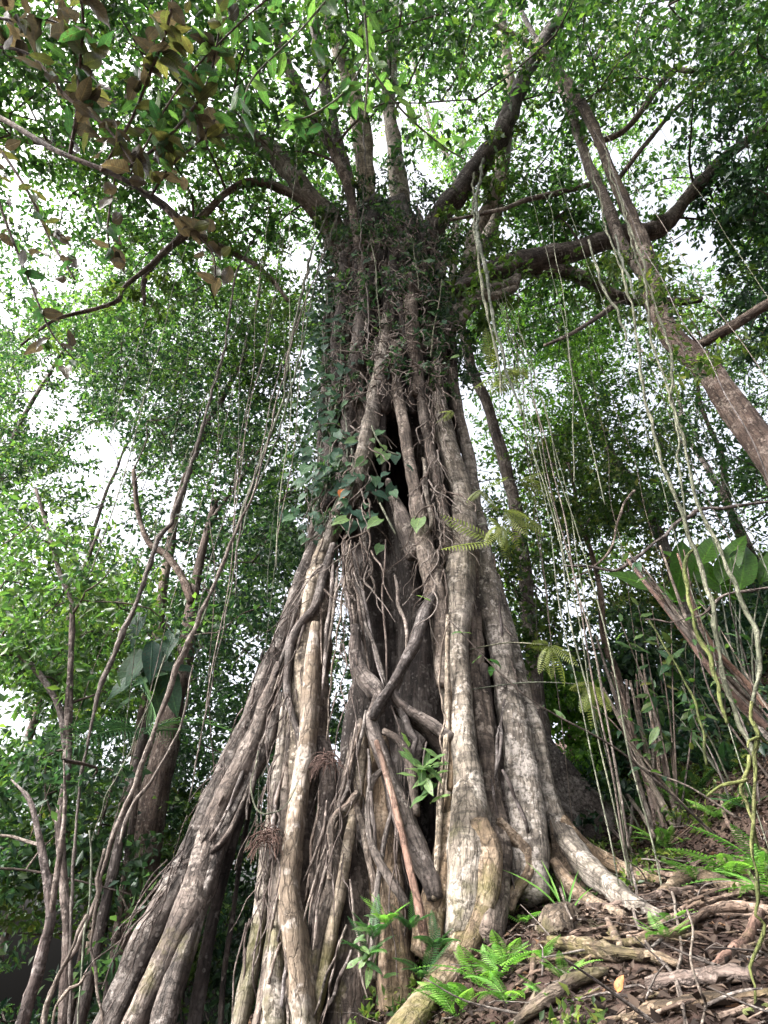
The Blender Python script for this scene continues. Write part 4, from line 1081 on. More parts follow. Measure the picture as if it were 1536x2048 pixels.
# the plumb bunch, right of the trunk: real verticals, each with its own foot
for k in range(7):
    x0, y0 = 2.02 + rs.uniform(-.16, .2), 6.05 + rs.uniform(-.3, .3)
    ztop = rs.uniform(13.0, 13.6); zb = float(ground(x0, y0)) + (rs.uniform(.1, 1.4) if k % 2 else -.03)
    n = 14; zz = np.linspace(ztop, zb, n)
    lean = np.linspace(.25, .05, n); back = np.linspace(1, 0, n) ** 2.2 * 2.1
    P = np.stack([x0 + lean + np.cumsum(rs.normal(size=n) * .022), y0 + back + np.cumsum(rs.normal(size=n) * .022), zz], -1)
    mb = MB(); tube(mb, P, np.linspace(.35, 1, n) * rs.uniform(.007, .012), seg=7, step=.07, lump=.08, wob=.04, seed=k * 3)
    tag(mb.build('hanging_vine', ['vine_green', 'vine_green', 'vine_tan'][k % 3], None, base=P[-1]), LV if k % 3 < 2 else 'tan brown liana among the green bunch right of the fig trunk', 'vine', GV)
for k, (pts, mat, lab) in enumerate([
    ([(968,316,4,7.6),(955,400,4,6.9),(958,470,5),(975,580,5),(990,650,4),(1008,700,4),(1018,760,3),(1040,830,3)], 'vine_green', 'pale knotted vine trailing past the big right limb of the fig'),
    ([(950,345,3,7.75),(945,420,3,6.9),(950,480,3),(968,600,4),(985,660,3),(1000,740,3),(1005,790,2)], 'vine_green', 'thin pale vine twining beside the knotted one at the big right limb'),
    ([(1270,640,3),(1285,760,4),(1310,860,4),(1330,950,4),(1362,1020,5),(1395,1100,5),(1420,1180,6),(1438,1280,6),(1452,1370,6),(1480,1450,6),(1505,1505,7)], 'vine_green', 'long grey green liana slanting down to the knot of lime stems at right'),
    ([(1340,700,3),(1345,800,3),(1375,900,4),(1395,1000,4),(1440,1110,5),(1475,1190,6),(1505,1250,6),(1516,1310,6),(1512,1360,6),(1502,1410,6)], 'vine_green', 'liana dropping beside the big banana like leaves'),
    ([(1290,540,3),(1300,640,3),(1330,760,3),(1355,860,3),(1365,960,3),(1370,1050,3)], 'vine_green', 'thin vine hanging from the fork of the leaning tree'),
    ([(1395,1090,3),(1370,1120,4),(1368,1170,4),(1385,1230,4),(1410,1290,5),(1435,1340,5),(1440,1400,5),(1455,1450,5)], 'vine_lime', 'lime green vine arching off the big leaves'),
    ([(1180,480,3),(1200,560,3),(1235,620,3),(1250,680,2)], 'vine_green', 'short pale vine dangling from the big right limb'),
    ([(1230,470,3),(1255,550,3),(1270,600,2)], 'vine_green', 'short vine stub dangling beside the leaning tree fork'),
]):
    vine(lab, pts, mat, 6.2 if k < 2 else 5.6, None, seed=k + 3, wob=.03, top=14.5 if k in (2, 3, 4) else None)
# lime stems at the right edge
for k, (pts, lab) in enumerate([
    ([(1502,1405,5),(1508,1470,6),(1502,1540,6),(1497,1620,6),(1493,1690,6),(1506,1745,6),(1508,1800,6),(1513,1850,6),(1508,1930,5),(1504,2000,5),(1508,2080,5)], 'thick lime green stem rising at the right edge of the slope'),
    ([(1500,1510,5),(1490,1560,5),(1490,1600,5),(1500,1650,4),(1520,1690,4),(1545,1720,4)], 'lime stem branching behind the thick one at the right edge'),
    ([(1505,1495,4),(1520,1480,5),(1545,1475,5),(1580,1480,5)], 'lime stem arching out over the right edge'),
    ([(1488,1563,5),(1460,1570,5),(1430,1583,5),(1408,1598,4)], 'cut lime stem sticking out to the left of the upright one'),
    ([(1300,1240,3),(1350,1330,3),(1385,1400,4),(1400,1470,4),(1410,1530,4)], 'slim lime stem beside the cane clump')]):
    vine(lab, pts, 'vine_lime', float(atG(1508, 2030)[1]) if k < 4 else 6.0, 'lime green vines at the right edge', name='climbing_vine', cat='vine', seed=k, slim=.62)
# left lianas
for k, (pts, mat, Y, lab) in enumerate([
    ([(470,560,3),(450,690,3),(425,780,4),(400,870,5),(375,950,6),(350,1020,7),(342,1048,8),(318,1075,8),(300,1130,8),(272,1210,8),(245,1280,9),(222,1330,8),(200,1390,6),(180,1470,5),(160,1560,5),(150,1700,5),(142,1850,5),(138,2090,5)], 'vine_tan', 8.2, 'kinked brown liana crossing the white gap left of the fig'),
    ([(520,940,3),(470,1060,4),(430,1160,5),(400,1230,7),(370,1300,8),(340,1370,8),(315,1440,7),(285,1530,8),(250,1620,8),(215,1720,8),(200,1780,8),(175,1850,8),(130,1930,8),(100,1990,8),(80,2080,8)], 'vine_tan', 6.6, 'long slanting brown liana left of the leaning fig leg'),
    ([(385,1330,3),(365,1420,4),(340,1490,4),(300,1570,5),(262,1620,5),(240,1690,5)], 'vine_tan', 6.5, 'pale liana joining the long slanting one'),
    ([(610,560,4),(580,700,4),(560,820,4),(520,920,5),(492,1000,5),(465,1080,4),(430,1170,4),(400,1250,3)], 'vine_green', 7.4, 'grey green liana falling beside the left flank of the fig'),
    ([(625,600,2),(590,760,3),(555,870,3),(500,1010,3),(470,1100,2)], 'vine_green', 7.3, 'thin liana alongside the grey green one left of the fig'),
    ([(480,1060,2),(465,1150,2),(445,1260,2),(420,1400,2.5),(400,1490,2.5),(380,1600,2)], 'vine_tan', 6.8, 'string thin liana hanging before the dark tree at left'),
    ([(210,1700,5),(195,1760,5),(190,1830,5),(180,1900,5),(192,1990,4),(200,2070,4)], 'vine_tan', 6.4, 'loose liana dropping below the long slanting one'),
    ([(180,1830,6),(155,1890,6),(115,1960,6),(95,2010,6),(85,2080,6)], 'vine_tan', 6.3, 'coiled brown liana near the lower left corner'),
    ([(170,1950,5),(140,1985,5),(110,2010,5),(97,2080,5)], 'vine_tan', 6.2, 'short arched liana near the lower left corner'),
    ([(175,1660,3),(178,1760,3),(172,1860,3),(165,1960,3),(158,2080,3)], 'vine_green', 6.5, 'straight thin liana near the lower left saplings'),
    ([(330,1310,2),(300,1400,2),(260,1500,2),(215,1590,2),(180,1690,2)], 'vine_green', 6.9, 'thin green liana slanting past the dark fronds'),
    ([(520,1500,2),(508,1560,2),(515,1610,2.5),(545,1625,2.5),(580,1605,2),(600,1560,2)], 'vine_green', 5.9, 'looped thin vine swinging between the fig legs'),
    ([(705,-60,2),(712,60,2),(722,180,2),(730,330,2),(722,480,2),(738,600,2.5),(735,700,2)], 'vine_tan', 6.9, 'thin straight vine running up past the fork of the fig'),
    ([(705,1080,2),(690,1180,3),(680,1260,3),(668,1330,3),(660,1400,2.5),(655,1480,2)], 'vine_tan', 6.6, 'wavy rope thin liana in the gap between two fig legs'),
    ([(900,1240,3),(885,1300,3),(876,1370,3),(882,1420,4),(890,1440,4),(880,1480,3),(885,1540,3),(878,1600,2)], 'vine_tan', 6.1, 'wavy tan liana hanging left of the pale main root'),
]):
    vine(lab, pts, mat, Y, None, name='liana', cat='liana', seed=20 + k, wob=.02, slim=.62, top=15.5 if k in (0, 1, 3, 4, 5) else None)
# string thin aerial roots dangling out of the canopy on both sides
for k in range(34):
    left = k < 18
    x0, y0 = (rs.uniform(-4.6, -1.1), rs.uniform(5.5, 9.5)) if left else (rs.uniform(1.9, 5.2), rs.uniform(5.2, 9.0))
    zt, zb = rs.uniform(13, 17), rs.uniform(1.5, 6.0)
    n = 12; zz = np.linspace(zt, zb, n); ln_ = rs.normal() * .9
    P = np.stack([x0 + ln_ * np.linspace(0, 1, n) + np.cumsum(rs.normal(size=n) * .04), y0 + np.cumsum(rs.normal(size=n) * .04), zz], -1)
    mb = MB(); tube(mb, P, np.linspace(.5, 1, n) * rs.uniform(.004, .009), seg=6, step=.14, lump=.15, wob=.03, seed=k)
    tag(mb.build('hanging_string_root', ['vine_green', 'vine_tan', 'rootlet_pale'][k % 3], None, base=P[-1]), 'string thin aerial root dangling from the canopy left of the fig' if left else 'string thin aerial root dangling from the canopy right of the fig', 'aerial root', 'string thin aerial roots left of the fig' if left else 'string thin aerial roots right of the fig')
# bare twigs and branches crossing at right
for k, (pts, Y, lab) in enumerate([
    ([(1620,990,4),(1500,1010,4),(1420,1020,5),(1375,1030,5),(1330,1070,4),(1280,1110,4),(1235,1140,4),(1185,1130,3),(1130,1130,3)], 7.0, 'bare grey branch crossing below the bright sky gap at right'),
    ([(1600,1170,3),(1500,1180,3),(1450,1190,3),(1400,1230,3),(1340,1240,2),(1290,1238,2)], 6.6, 'thin bare branch before the big banana like leaves'),
    ([(1270,980,3),(1240,1030,3),(1225,1090,3),(1190,1130,2),(1140,1160,2)], 7.2, 'thin forked twig in the olive foliage right of the fig')]):
    vine(lab, pts, 'tree_grey', Y, 'bare branches crossing at right', name='bare_branch', cat='branch', seed=60 + k)
# strands down on the slope at lower right
for k, pts in enumerate([
    [(1205,1500,3),(1190,1570,3),(1200,1620,3),(1225,1660,4),(1262,1700,4),(1262,1750,3.5),(1254,1790,3.5),(1272,1830,3),(1300,1890,3),(1340,1940,3),(1360,1990,3),(1370,2060,3)],
    [(1225,1540,3),(1262,1600,4),(1290,1640,4),(1310,1672,4),(1308,1690,3),(1325,1740,3),(1345,1790,3),(1350,1830,3),(1360,1900,3),(1352,1960,3),(1380,2060,3)],
    [(1268,1600,3),(1262,1660,3),(1250,1700,3),(1262,1740,3),(1275,1790,3),(1270,1830,2.5),(1300,1900,2.5),(1350,1960,2.5),(1378,2060,2.5)],
    [(1375,1820,2.5),(1385,1860,2.5),(1378,1920,2.5),(1392,1980,3),(1405,2010,3),(1395,2060,3)],
    [(1095,1650,2.5),(1115,1750,3),(1130,1800,2.5),(1143,1838,2.5)],
    [(1000,1570,2),(1010,1640,3),(1030,1700,3),(1050,1730,2)]]):
    P = [atG(p[0], p[1], .05) for p in pts]; P = [q * .9 + CAM * .1 if i < 4 else q for i, (q, p) in enumerate(zip(P, pts))]
    mb = MB(); tube(mb, P, [mpx(q, p[2]) for q, p in zip(P, pts)], seg=6, step=.05, lump=.06, wob=.012, seed=k)
    tag(mb.build('liana', 'vine_tan', None, base=P[-1]), ['pale thin liana trailing from the green bunch down past the long fallen branch', 'tan liana with a sharp elbow above the fallen branches', 'thin liana twinned with the pale one over the mossy root', 'short kinked liana crossing the broken log', 'straight thin liana leaning on the right buttress', 'thin liana in the cleft between the two pale roots'][k], 'liana', 'thin lianas trailing over the slope')

# ================================================================== CANES
def canes():
    rs = np.random.default_rng(61)
    t = thing('cane_clump', 'clump of bare brown canes fanning up from the bank behind the right buttress', 'canes', atG(1340, 1640))
    for k in range(11):
        x1, y1 = 1338 + rs.uniform(-28, 28), 1650 + rs.uniform(-15, 25)
        x0, y0 = 1238 + rs.uniform(-50, 70), 1360 + rs.uniform(-90, 40)
        b = atG(x1, y1, -.05)
        P = [b] + [atY(x1 + (x0 - x1) * u + rs.normal() * 4, y1 + (y0 - y1) * u, b[1] + .12 * u) for u in (.33, .66, 1.0)]
        r = rs.uniform(3, 6.5)
        mb = MB(); tube(mb, P, [mpx(p, r * f) for p, f in zip(P, (1.2, 1, .8, .4))], seg=8, step=.1, lump=.06, wob=.02, seed=k)
        mb.build('cane', ['vine_tan', 'tree_brown'][k % 2], t)
    t = thing('cane_clump', 'leaning brown canes running down behind the big leaves to the right edge', 'canes', atG(1535, 1480))
    for k in range(10):
        u0 = rs.uniform(-30, 30)
        pts = [(1290 + u0 + rs.uniform(-40, 60), 1130 + rs.uniform(-40, 60)), (1390 + u0, 1270), (1470 + u0, 1370), (1560 + u0, 1470 + rs.uniform(-20, 30)), (1640 + u0, 1560)]
        P = [atY(x, y, 6.6 + .5 * rs.random()) for x, y in pts]
        r = rs.uniform(3, 7)
        mb = MB(); tube(mb, P, [mpx(p, r * f) for p, f in zip(P, (.4, .8, 1, 1.1, 1.2))], seg=8, step=.1, lump=.06, wob=.03, seed=k + 20)
        mb.build('cane', ['vine_tan', 'tree_brown', 'fig_red'][k % 3], t)
canes()
rs = np.random.default_rng(67)
for k in range(26):
    x, y = rs.uniform(3.0, 7.0), rs.uniform(6.4, 10.5)
    if k % 3 == 0: x, y = rs.uniform(2.6, 4.5), rs.uniform(5.6, 8.0)
    b = np.array([x, y, float(ground(x, y)) - .03]); H = rs.uniform(.7, 2.6); d = np.array([rs.normal() * .45 - .25, rs.normal() * .3, 1.0])
    P = [b, b + d * H * .35 + rs.normal(size=3) * .06, b + d * H * .7 + rs.normal(size=3) * .1, b + d * H]
    t = thing('seedling_tree', 'thin bare stemmed seedling tree with a few leaves on the bank right of the fig', 'seedling', b, 'thin seedling trees on the bank right of the fig')
    mb = MB(); C = tube(mb, P, np.linspace(.013, .004, 4), seg=6, step=.07, lump=.12, wob=.02, seed=k)
    sm = mb.build('stem', ['vine_tan', 'twig', 'vine_green'][k % 3], t)
    for j in range(rs.integers(6, 15)):
        c = C[rs.integers(len(C) // 2, len(C))]
        put(pick(rs, ['broad', 'light', 'broad'][rs.integers(3)]), sm, c, rs.normal(size=3) * [1, 1, .5], [rs.normal() * .4, -.4, .9], rs.uniform(.09, .19))

# ================================================================== BIG LEAVED PLANTS AND PALM
def bigleaf():
    rs = np.random.default_rng(71)
    b = atY(1470, 1330, 8.2); b[2] = ground(b[0], b[1])
    t = thing('banana_plant', 'big glossy banana like leaves glowing against the sky at right', 'plant', b)
    for (x0, y0, x1, y1, s) in ((1365,1080,1372,1190,1.0),(1400,1130,1440,1060,.9),(1440,1170,1470,1075,1.0),(1480,1180,1500,1090,1.1),(1520,1170,1560,1080,1.0),(1345,1200,1290,1160,1.0),(1330,1215,1365,1190,.7),(1470,1200,1380,1100,1.1),(1540,1210,1600,1120,1.2)):
        p = atY(x0, y0, 8.2 + rs.uniform(-.3, .3)); q = atY(x1, y1, 8.0)
        mb = MB(); tube(mb, [b + [0, 0, .0], b * .5 + p * .5 + [0, .1, .15], p], [.018, .014, .009], seg=7, step=.1, lump=.04); sk = mb.build('stalk', 'vine_green', t)
        put(LEAF['banana'][0], sk, p, q - p, [rs.normal() * .6, -.9, .5 + rs.normal() * .4], s * rs.uniform(.9, 1.25))
    b = atY(330, 1500, 9.5); b = np.array([b[0], b[1], float(ground(b[0], b[1]))])
    t = thing('broad_leaved_plant', 'plant with big dark drooping leaves in front of the dark tree at left', 'plant', b)
    top = atY(310, 1330, 9.4)
    mb = MB(); tube(mb, [b, b * .4 + top * .6, top], [.06, .05, .03], seg=8, step=.2, lump=.05); mb.build('stem', 'tree_dark', t)
    for k in range(16):
        p = atY(310 + rs.normal() * 35, 1300 + rs.normal() * 55, 9.3 + rs.normal() * .2)
        put(LEAF['darkbig'][0], t, p, [rs.normal() * .9 - .3, -.3, -.55 + .4 * rs.normal()], [rs.normal() * .3, -.8, .9], rs.uniform(.55, .85))
    # yellow tipped sapling
    b = atG(1290, 1480); b = atY(1300, 1420, 7.6); b[2] = ground(b[0], b[1])
    t = thing('sapling', 'sapling with scattered yellow green oval leaves before the dark bank', 'sapling', b, None)
    for k in range(5):
        e = atY(1240 + 35 * k + rs.normal() * 8, 1210 + rs.uniform(-20, 60), 7.5)
        mb = MB(); C = tube(mb, [b, b * .5 + e * .5 + rs.normal(size=3) * .08, e], [.014, .010, .004], seg=6, step=.08, lump=.05); sm = mb.build('stem', 'twig', t)
        for j in range(13):
            c = C[rs.integers(len(C) // 3, len(C))]
            put(pick(rs, ['yellowtip', 'light', 'broad'][rs.integers(3)]), sm, c, rs.normal(size=3) * [1, .5, .8], [rs.normal() * .5, -.8, .6], rs.uniform(.16, .26))
bigleaf()

def frond_mesh(name, mat, n=20, W=.24, droop=.35, pin=.032, narrow=False):
    """Pinnate frond along +Y, unit length: arched rachis and tapered leaflets."""
    mb = MB(); u = np.linspace(0, 1, 12)
    R = np.stack([u * 0, u, .18 * u - droop * u ** 2], -1)
    tube(mb, R[[0, 3, 6, 9, 11]], [.008, .007, .005, .003, .0015], seg=4, step=.12, lump=0, caps=False)
    v = np.linspace(.10, .985, n)
    Lw = np.sin(np.pi * np.clip(v * .86 + .14, 0, 1)) ** .75 * W
    c = np.stack([v * 0, v, .18 * v - droop * v ** 2], -1)
    for s in (1, -1):
        d = np.stack([np.full(n, s * 1.0), np.full(n, .42), np.full(n, -.10) - .25 * v], -1)
        nn = np.tile([0, .1, 1.0], (n, 1))
        scatter_leaves(mb, c, d, nn, Lw, np.full(n, pin), np.full(n, .3) + .2 * v, fold=.25, six=True)
    return mb.mesh(name, mat)
FROND = {'fern': [frond_mesh('frond', 'leaf_fern', 18, .20, .3 + .25 * k, .034) for k in range(3)],
         'olive': [frond_mesh('frond', 'leaf_fernolive', 16, .19, .12 + .15 * k, .034) for k in range(2)],
         'dark': [frond_mesh('frond', 'leaf_ferndark', 20, .20, .35 + .2 * k, .034) for k in range(2)],
         'palm': [frond_mesh('frond', 'leaf_climber', 22, .34, .95, .018)]}
def fern(label, pos, size, n, key, rs, group, up=.75, aim=None, name='fern', spread=1.0):
    t = thing(name, label, 'fern', pos, group)
    a0 = rs.uniform(0, 6.28)
    for k in range(n):
        a = a0 + 2 * math.pi * k / n + rs.normal() * .25
        d = np.array([math.cos(a), math.sin(a), up + rs.normal() * .15])
        if aim is not None: d = d * spread * .6 + np.asarray(aim)
        m = FROND[key][rs.integers(len(FROND[key]))]
        side = np.cross(d, [0, 0, 1.0]); nr = np.cross(side, d)
        put(m, t, pos, d, nr + rs.normal(size=3) * .12, size * rs.uniform(.7, 1.2))
    return t
rs = np.random.default_rng(81)
FG = 'bright green ferns on the rooty slope'
FL = 'small bright green fern growing on the rooty slope right of the fig'
def fern_label(px, py):
    for test, lab in ((px > 1390 and py > 1700, 'large bright fern arching over the brown root beside the lime vine'),
                      (px > 1400, 'bright fern on the bare red soil uphill of the brown root'),
                      (px > 1310 and py < 1720, 'tall bright fern at the foot of the cane clump'),
                      (px > 1310, 'tiny bright fern between the bent fallen branch and the mossy root'),
                      (1140 < px < 1200 and py < 1800, 'bright fern in front of the tan right buttress'),
                      (px > 1200, 'bright fern tuft beside the yellow dead leaf'),
                      (px < 1020 and py > 1920, 'bright fern in the thick patch at the toe of the main root'),
                      (px < 1060 and py < 1900, 'bright fern between the main root and the mossy mound')):
        if test: return lab
    return 'little bright fern beside the hooked tan root'
for (px, py, s, n) in ((1465,1760,.42,8),(1530,1740,.50,8),(1545,1800,.4,7),(1400,1770,.34,6),(1335,1700,.42,7),(1375,1620,.45,6),(1180,1790,.36,7),(1150,1755,.36,6),(960,1975,.34,8),(1000,1960,.34,8),(930,2010,.34,7),(1015,2010,.30,7),(990,1880,.28,6),(1045,1850,.28,6),(1330,1885,.22,6),(1345,1850,.2,5),(1010,1930,.26,6),(1095,2000,.2,5),(1130,1960,.2,5),(910,2035,.34,7),(1240,1700,.22,5),(1440,1640,.4,6),(1080,1920,.24,6)):
    fern(fern_label(px, py), atG(px, py), s * 1.12, n + 1, 'fern', rs, FG)
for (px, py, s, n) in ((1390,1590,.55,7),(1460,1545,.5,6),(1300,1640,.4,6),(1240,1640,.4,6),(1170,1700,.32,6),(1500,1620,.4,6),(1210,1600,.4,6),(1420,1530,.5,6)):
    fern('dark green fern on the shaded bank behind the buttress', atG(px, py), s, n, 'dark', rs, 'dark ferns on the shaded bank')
for (px, py) in ((745,1880),(770,1850),(735,1920),(820,1860),(870,1900),(850,1960)):
    fern('small dark fern tuft on the foot of the fig', S(px, py, .25), .3, 6, 'fern' if py % 20 else 'dark', rs, 'fern tufts on the foot of the fig', aim=(0, -.5, .2))
# olive fern fronds leaning off the right flank of the trunk
for (px, py, tx, ty, s, n, Y) in ((985,745,972,665,.75,2,7.0),(1040,745,880,785,1.15,1,7.0),(1000,745,1075,742,.6,1,7.0),(1000,765,1035,825,.55,2,7.0),(905,822,855,832,.42,1,6.9),(990,1085,858,1112,.8,1,6.7),(1000,1050,1010,1130,.6,3,6.8),(1010,1020,1090,1060,.7,4,7.4),(1040,960,1100,1000,.7,4,7.6),(960,980,1000,1040,.5,3,7.2),(1100,1290,1060,1380,.55,3,6.6),(1190,1370,1150,1450,.5,3,6.6)):
    p = atY(px, py, Y); q = atY(tx, ty, Y - .25)
    t = thing('fern', 'olive yellow fern fronds beside the hollow, high on the right flank' if py < 900 else 'olive fern fronds across the pale roots below the hollow' if px < 1005 and py < 1200 else 'olive fern fronds among the olive foliage behind the lianas' if py < 1200 else 'small olive fern fronds hanging beside the green liana bunch', 'fern', p, 'olive fern fronds beside the fig trunk')
    for k in range(n + 2):
        d = (q - p) + rs.normal(size=3) * .45 * np.linalg.norm(q - p) * (k > 0)
        put(FROND['olive'][rs.integers(2)], t, p, d, np.array([rs.normal() * .5, -.8, .5 + rs.normal() * .4]), s * rs.uniform(.75, 1.05))
    root = S(min(px, 935), py + 10, .05)
    mb = MB(); tube(mb, [root, (root + p) / 2 + [0, 0, .06], p], [.010, .008, .006], seg=5, step=.1, lump=0); mb.build('stalk', 'vine_green', t)
# dark palm left
def palm():
    rs = np.random.default_rng(91)
    c = atY(285, 1470, 9.0); b = np.array([c[0], c[1], float(ground(c[0], c[1]))])
    t = thing('palm', 'dark feathery palm between the slanting liana and the dark trunk', 'palm', b)
    mb = MB(); tube(mb, [b - [0, 0, .2], b * .5 + c * .5, c], [.08, .07, .05], seg=10, step=.15, lump=.1); mb.build('trunk', 'tree_dark', t)
    for k in range(9):
        a = 2 * math.pi * k / 9 + rs.normal() * .2
        d = np.array([math.cos(a) - .3, math.sin(a) * .7, .35 + rs.normal() * .2]); side = np.cross(d, [0, 0, 1.0])
        put(FROND['palm'][0], t, c, d, np.cross(side, d) + rs.normal(size=3) * .3, rs.uniform(.9, 1.3))
palm()
# whorled epiphyte
def epiphyte(px, py, label, n, s, off=.5):
    rs = np.random.default_rng(px)
    p = S(px, py, off)
    t = thing('epiphyte', label, 'plant', p)
    q = S(px + 8, py - 60, .1)
    mb = MB(); tube(mb, [q, q * .4 + p * .6 + [0, 0, .05], p], [.012, .010, .008], seg=6, step=.05, lump=.05); mb.build('stem', 'vine_tan', t)
    for k in range(n):
        c = p + rs.normal(size=3) * [.08, .05, .10]
        put(pick(rs, 'light'), t, c, [rs.normal(), -.4, .1 + rs.normal() * .7], [rs.normal() * .3, -.6, .9], s * rs.uniform(.7, 1.2))
epiphyte(845, 1545, 'whorled green epiphyte growing on a root left of the pale main root', 26, .20)
epiphyte(735, 1890, 'small green epiphyte low on the dark root plate', 12, .14, .35)
# strap leaved plant on the mossy mound
def strap():
    rs = np.random.default_rng(95)
    p = atG(1125, 1835)
    t = thing('strap_leaved_plant', 'tuft of long lime strap leaves on the mossy mound under the buttress', 'plant', p)
    for k, (dx, dz, s) in enumerate(((-.05, 1, .40), (-.45, .9, .52), (-.2, 1, .42), (.22, .9, .36), (.02, .8, .26), (.4, .8, .3))):
        put(LEAF['blade'][0], t, p + [k * .012, 0, 0], [dx, -.1, dz], [dx * -1.5, -.9, .5], s, 'blade')
strap()

# ================================================================== FALLEN WOOD ON THE SLOPE
for k, (pts, mat, lab) in enumerate([
    ([(1120,1845,5),(1150,1825,7),(1175,1825,7),(1210,1832,9),(1270,1820,9),(1330,1803,9),(1400,1788,7)], 'log', 'long pale fallen branch lying under the right buttress'),
    ([(1235,1900,9),(1290,1893,9),(1345,1880,9),(1395,1850,10),(1440,1832,10),(1490,1830,10),(1560,1838,10)], 'log', 'bent fallen branch curving to the right edge'),
    ([(1430,1945,12),(1465,1915,12),(1490,1890,12),(1512,1855,11),(1525,1820,8)], 'fig_red', 'reddish brown root slanting up near the right edge'),
    ([(1300,1990,13),(1350,1983,15),(1400,1976,15),(1450,1972,17),(1498,1972,17)], 'log', 'thick pale broken log near the lower right corner'),
    ([(1030,2070,13),(1070,2035,14),(1115,2005,14),(1160,1975,14),(1215,1955,11)], 'log_moss', 'dark fallen bough slanting up from the bottom edge'),
    ([(1105,1895,12),(1160,1912,17),(1220,1925,17),(1290,1932,13),(1345,1948,12)], 'log_moss', 'mossy root crossing the slope below the fallen branches'),
    ([(1055,2000,7),(1063,1960,7),(1064,1930,7),(1072,1908,7),(1095,1900,7),(1115,1905,6)], 'log', 'hooked tan root sticking up from the slope'),
    ([(1040,2060,6),(1058,2020,7),(1066,1990,7)], 'log', 'short tan root stub below the hooked one'),
    ([(1330,1800,12),(1370,1775,15),(1410,1765,15),(1460,1785,14),(1560,1800,14)], 'log_moss', 'brown root swelling behind the bright ferns'),
    ([(1310,1750,5),(1350,1760,6),(1390,1745,6),(1415,1720,5)], 'log', 'thin stick leaning on the slope above the long branch'),
    ([(1220,1850,6),(1232,1880,8),(1242,1905,8)], 'log', 'short stump of wood standing under the long pale branch'),
    ([(1290,1925,3),(1330,1890,3),(1360,1860,3)], 'vine_tan', 'straight thin stick leaning across the mossy root'),
    ([(1250,2060,14),(1330,2035,14),(1420,2020,13),(1540,2010,13)], 'log_moss', 'half buried root along the bottom right'),
    ([(1440,1590,4),(1470,1660,4),(1500,1700,4)], 'log', 'thin dry root on the bare red soil at right'),
    ([(1500,2045,8),(1550,2030,8),(1600,2010,8)], 'vine_lime', 'greenish stem lying in the lower right corner'),
]):
    P = []; 
    for (x, y, r) in pts:
        p = atG(x, y); P.append(p)
    R = [mpx(p, r) for p, (x, y, r) in zip(P, pts)]; R[0] *= .8; R[-1] *= .8
    P = [p + np.array([0, 0, r * .45 + .025]) for p, r in zip(P, R)]
    mb = MB(); tube(mb, P, R, seg=12, step=.04, lump=.26, flute=.10, wob=.03, seed=200 + k)
    o = mb.build('fallen_branch' if 'root' not in lab else 'surface_root', mat, None, base=P[0]); tag(o, lab, 'branch' if 'root' not in lab else 'root')
o = put(LEAF['orange'][0], None, atG(1235, 1985, .06), [.3, -.2, .8], [-.4, -.5, .5], .085, 'dead_leaf'); tag(o, 'curled orange dead leaf standing on the slope', 'leaf')
o = put(LEAF['yellowdead'][0], None, atG(1235, 1752, .05), [1, -.1, .25], [0, -.6, .8], .15, 'dead_leaf'); tag(o, 'bright yellow dead leaf beside the right buttress', 'leaf')
o = put(LEAF['orange'][0], None, atG(1240, 1915, .05), [.5, -.2, .4], [-.3, -.6, .7], .09, 'dead_leaf'); tag(o, 'small orange dead leaf on the mossy root', 'leaf')
o = put(LEAF['orange'][0], None, S(683, 978, .3), [.1, -.2, -.9], [0, -1, .2], .2, 'dead_leaf'); tag(o, 'orange brown dead leaf caught in the climber on the trunk', 'leaf')
def mound():  # rounded mound of mossy root, half sunk in the slope
    p = atG(1130, 1850); mb = MB()
    n, m = 28, 16; th = np.linspace(0, 2 * math.pi, n, endpoint=False); ph = np.linspace(0, math.pi * .62, m)
    T, Q = np.meshgrid(th, ph); V = np.stack([.24 * np.sin(Q) * np.cos(T), .26 * np.sin(Q) * np.sin(T), .21 * np.cos(Q)], -1)
    V = V * (1 + .30 * snoise(V + 3, 3.4) + .12 * snoise(V, 9) + .05 * snoise(V, 24))[..., None] + p - [0, 0, .08]
    i = np.arange(n * m).reshape(m, n); nx = np.roll(i, -1, 1)
    mb.add(V.reshape(-1, 3), np.stack([i[:-1], i[1:], nx[1:], nx[:-1]], -1).reshape(-1, 4), None, V.reshape(-1, 3) - p)
    tag(mb.build('mossy_root_mound', 'log_moss', None, base=p), 'rounded mossy root mound under the strap leaved plant', 'stone')
mound()

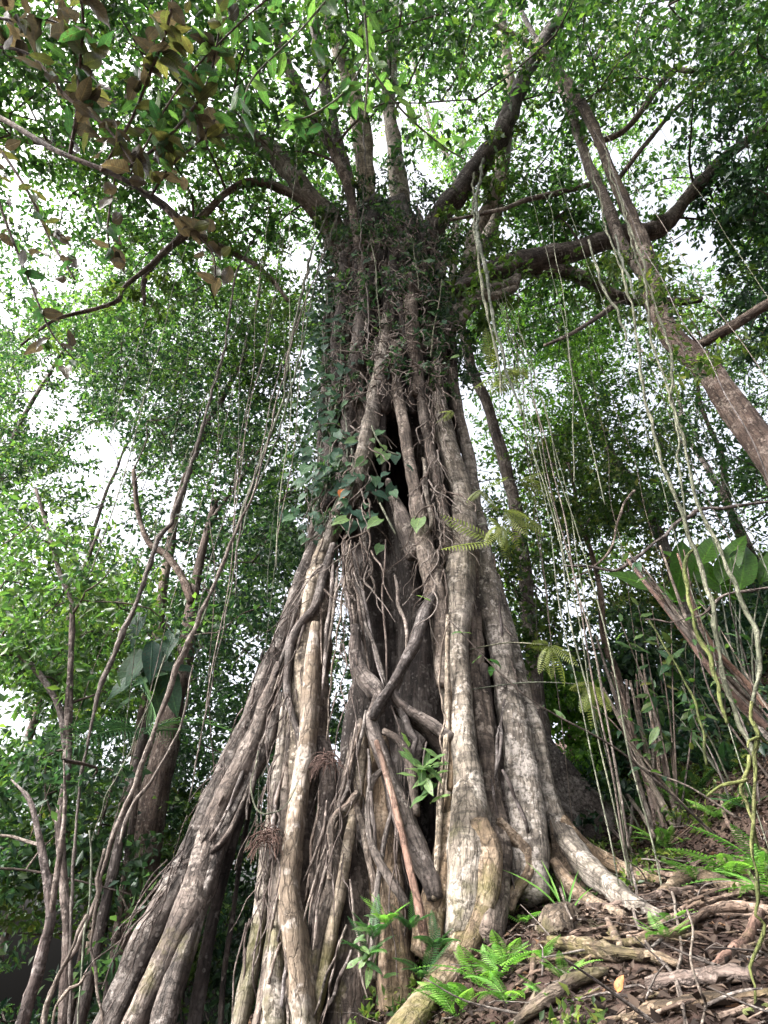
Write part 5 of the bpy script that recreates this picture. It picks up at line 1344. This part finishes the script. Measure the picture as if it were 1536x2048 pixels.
# ================================================================== FLOOR COVER, UNCOUNTABLE
def litter():
    rs = np.random.default_rng(99)
    n = 75000
    x = rs.uniform(-1.5, 9, n); y = rs.uniform(2.2, 15, n)
    z = ground(x, y) + rs.uniform(.002, .035, n)
    mb = MB(); L = rs.uniform(.03, .095, n)
    scatter_leaves(mb, np.stack([x, y, z], -1), rs.normal(size=(n, 3)) * [1, 1, .35], rs.normal(size=(n, 3)) * .45 + [0, 0, 1], L, L * rs.uniform(.35, .6, n), rs.random(n), fold=.3)
    tag(mb.build('leaf_litter', 'leaf_dead'), 'brown dead leaves strewn over the slope', 'leaf litter', kind='stuff')
    mb = MB()
    for k in range(900):
        x, y = rs.uniform(-.5, 7), rs.uniform(2.4, 11); p = np.array([x, y, float(ground(x, y)) + .02])
        d = unit(rs.normal(size=3) * [1, 1, .3]); L = rs.uniform(.12, .6)
        P = [p, p + d * L * .5 + rs.normal(size=3) * .03, p + d * L]
        for q in P[1:]: q[2] = max(q[2], float(ground(q[0], q[1])) + .01)
        tube(mb, P, np.linspace(1, .4, 3) * rs.uniform(.003, .011), seg=5, step=.08, lump=.05, caps=False, seed=k * .1)
    tag(mb.build('dry_twigs', 'vine_tan'), 'small dry twigs littering the slope', 'twigs', kind='stuff')
    mb = MB()
    for k in range(170):
        x, y = rs.uniform(.3, 6), rs.uniform(3.0, 9); a = rs.normal() * .7 + (math.pi if rs.random() < .5 else 0)
        n = 8; L = rs.uniform(.5, 2.0); P = []
        for j in range(n):
            P.append([x, y, float(ground(x, y)) + .012 + .03 * rs.random()]); a += rs.normal() * .3
            x += math.cos(a) * L / n; y += math.sin(a) * L / n * .6
        r = rs.uniform(.005, .022)
        tube(mb, P, np.linspace(r, r * .5, n), seg=6, step=.06, lump=.15, caps=False, seed=k * .37)
    tag(mb.build('surface_roots', 'log'), 'net of thin roots creeping over the slope', 'roots', kind='stuff')
    # low green growth: seedlings and creepers
    mb = MB(); cs = []
    while len(cs) < 1500:
        x, y = rs.uniform(-1, 9), rs.uniform(2.6, 14)
        if snoise(np.array([x, y, 4.0]), .7) < -.05 and y < 9: continue
        cs.append([x, y, float(ground(x, y)) + rs.uniform(.02, .10)])
    leaf_cloud(mb, np.array(cs), rs.uniform(.08, .22, len(cs)), 22, .06, .03, rs, up=.7, sub=4, droop=-.2)
    tag(mb.build('ground_cover', 'leaf_olive'), 'low green seedlings and moss over the slope', 'ground cover', kind='stuff')
    mb = MB(); cs = []
    while len(cs) < 620:
        x, y = rs.uniform(2, 12), rs.uniform(6.5, 16)
        if y < 9.2 and (x < 3.6 + (9.2 - y) * .3 or rs.random() < .45): continue
        cs.append([x, y, float(ground(x, y)) + rs.uniform(.05, .8 if y > 8.5 else .4)])
    leaf_cloud(mb, np.array(cs), rs.uniform(.25, .5, len(cs)), 60, .12, .06, rs, up=.6, sub=6, droop=0)
    tag(mb.build('undergrowth', 'leaf_dark'), 'dark leafy undergrowth covering the bank behind the fig', 'undergrowth', kind='stuff')
litter()
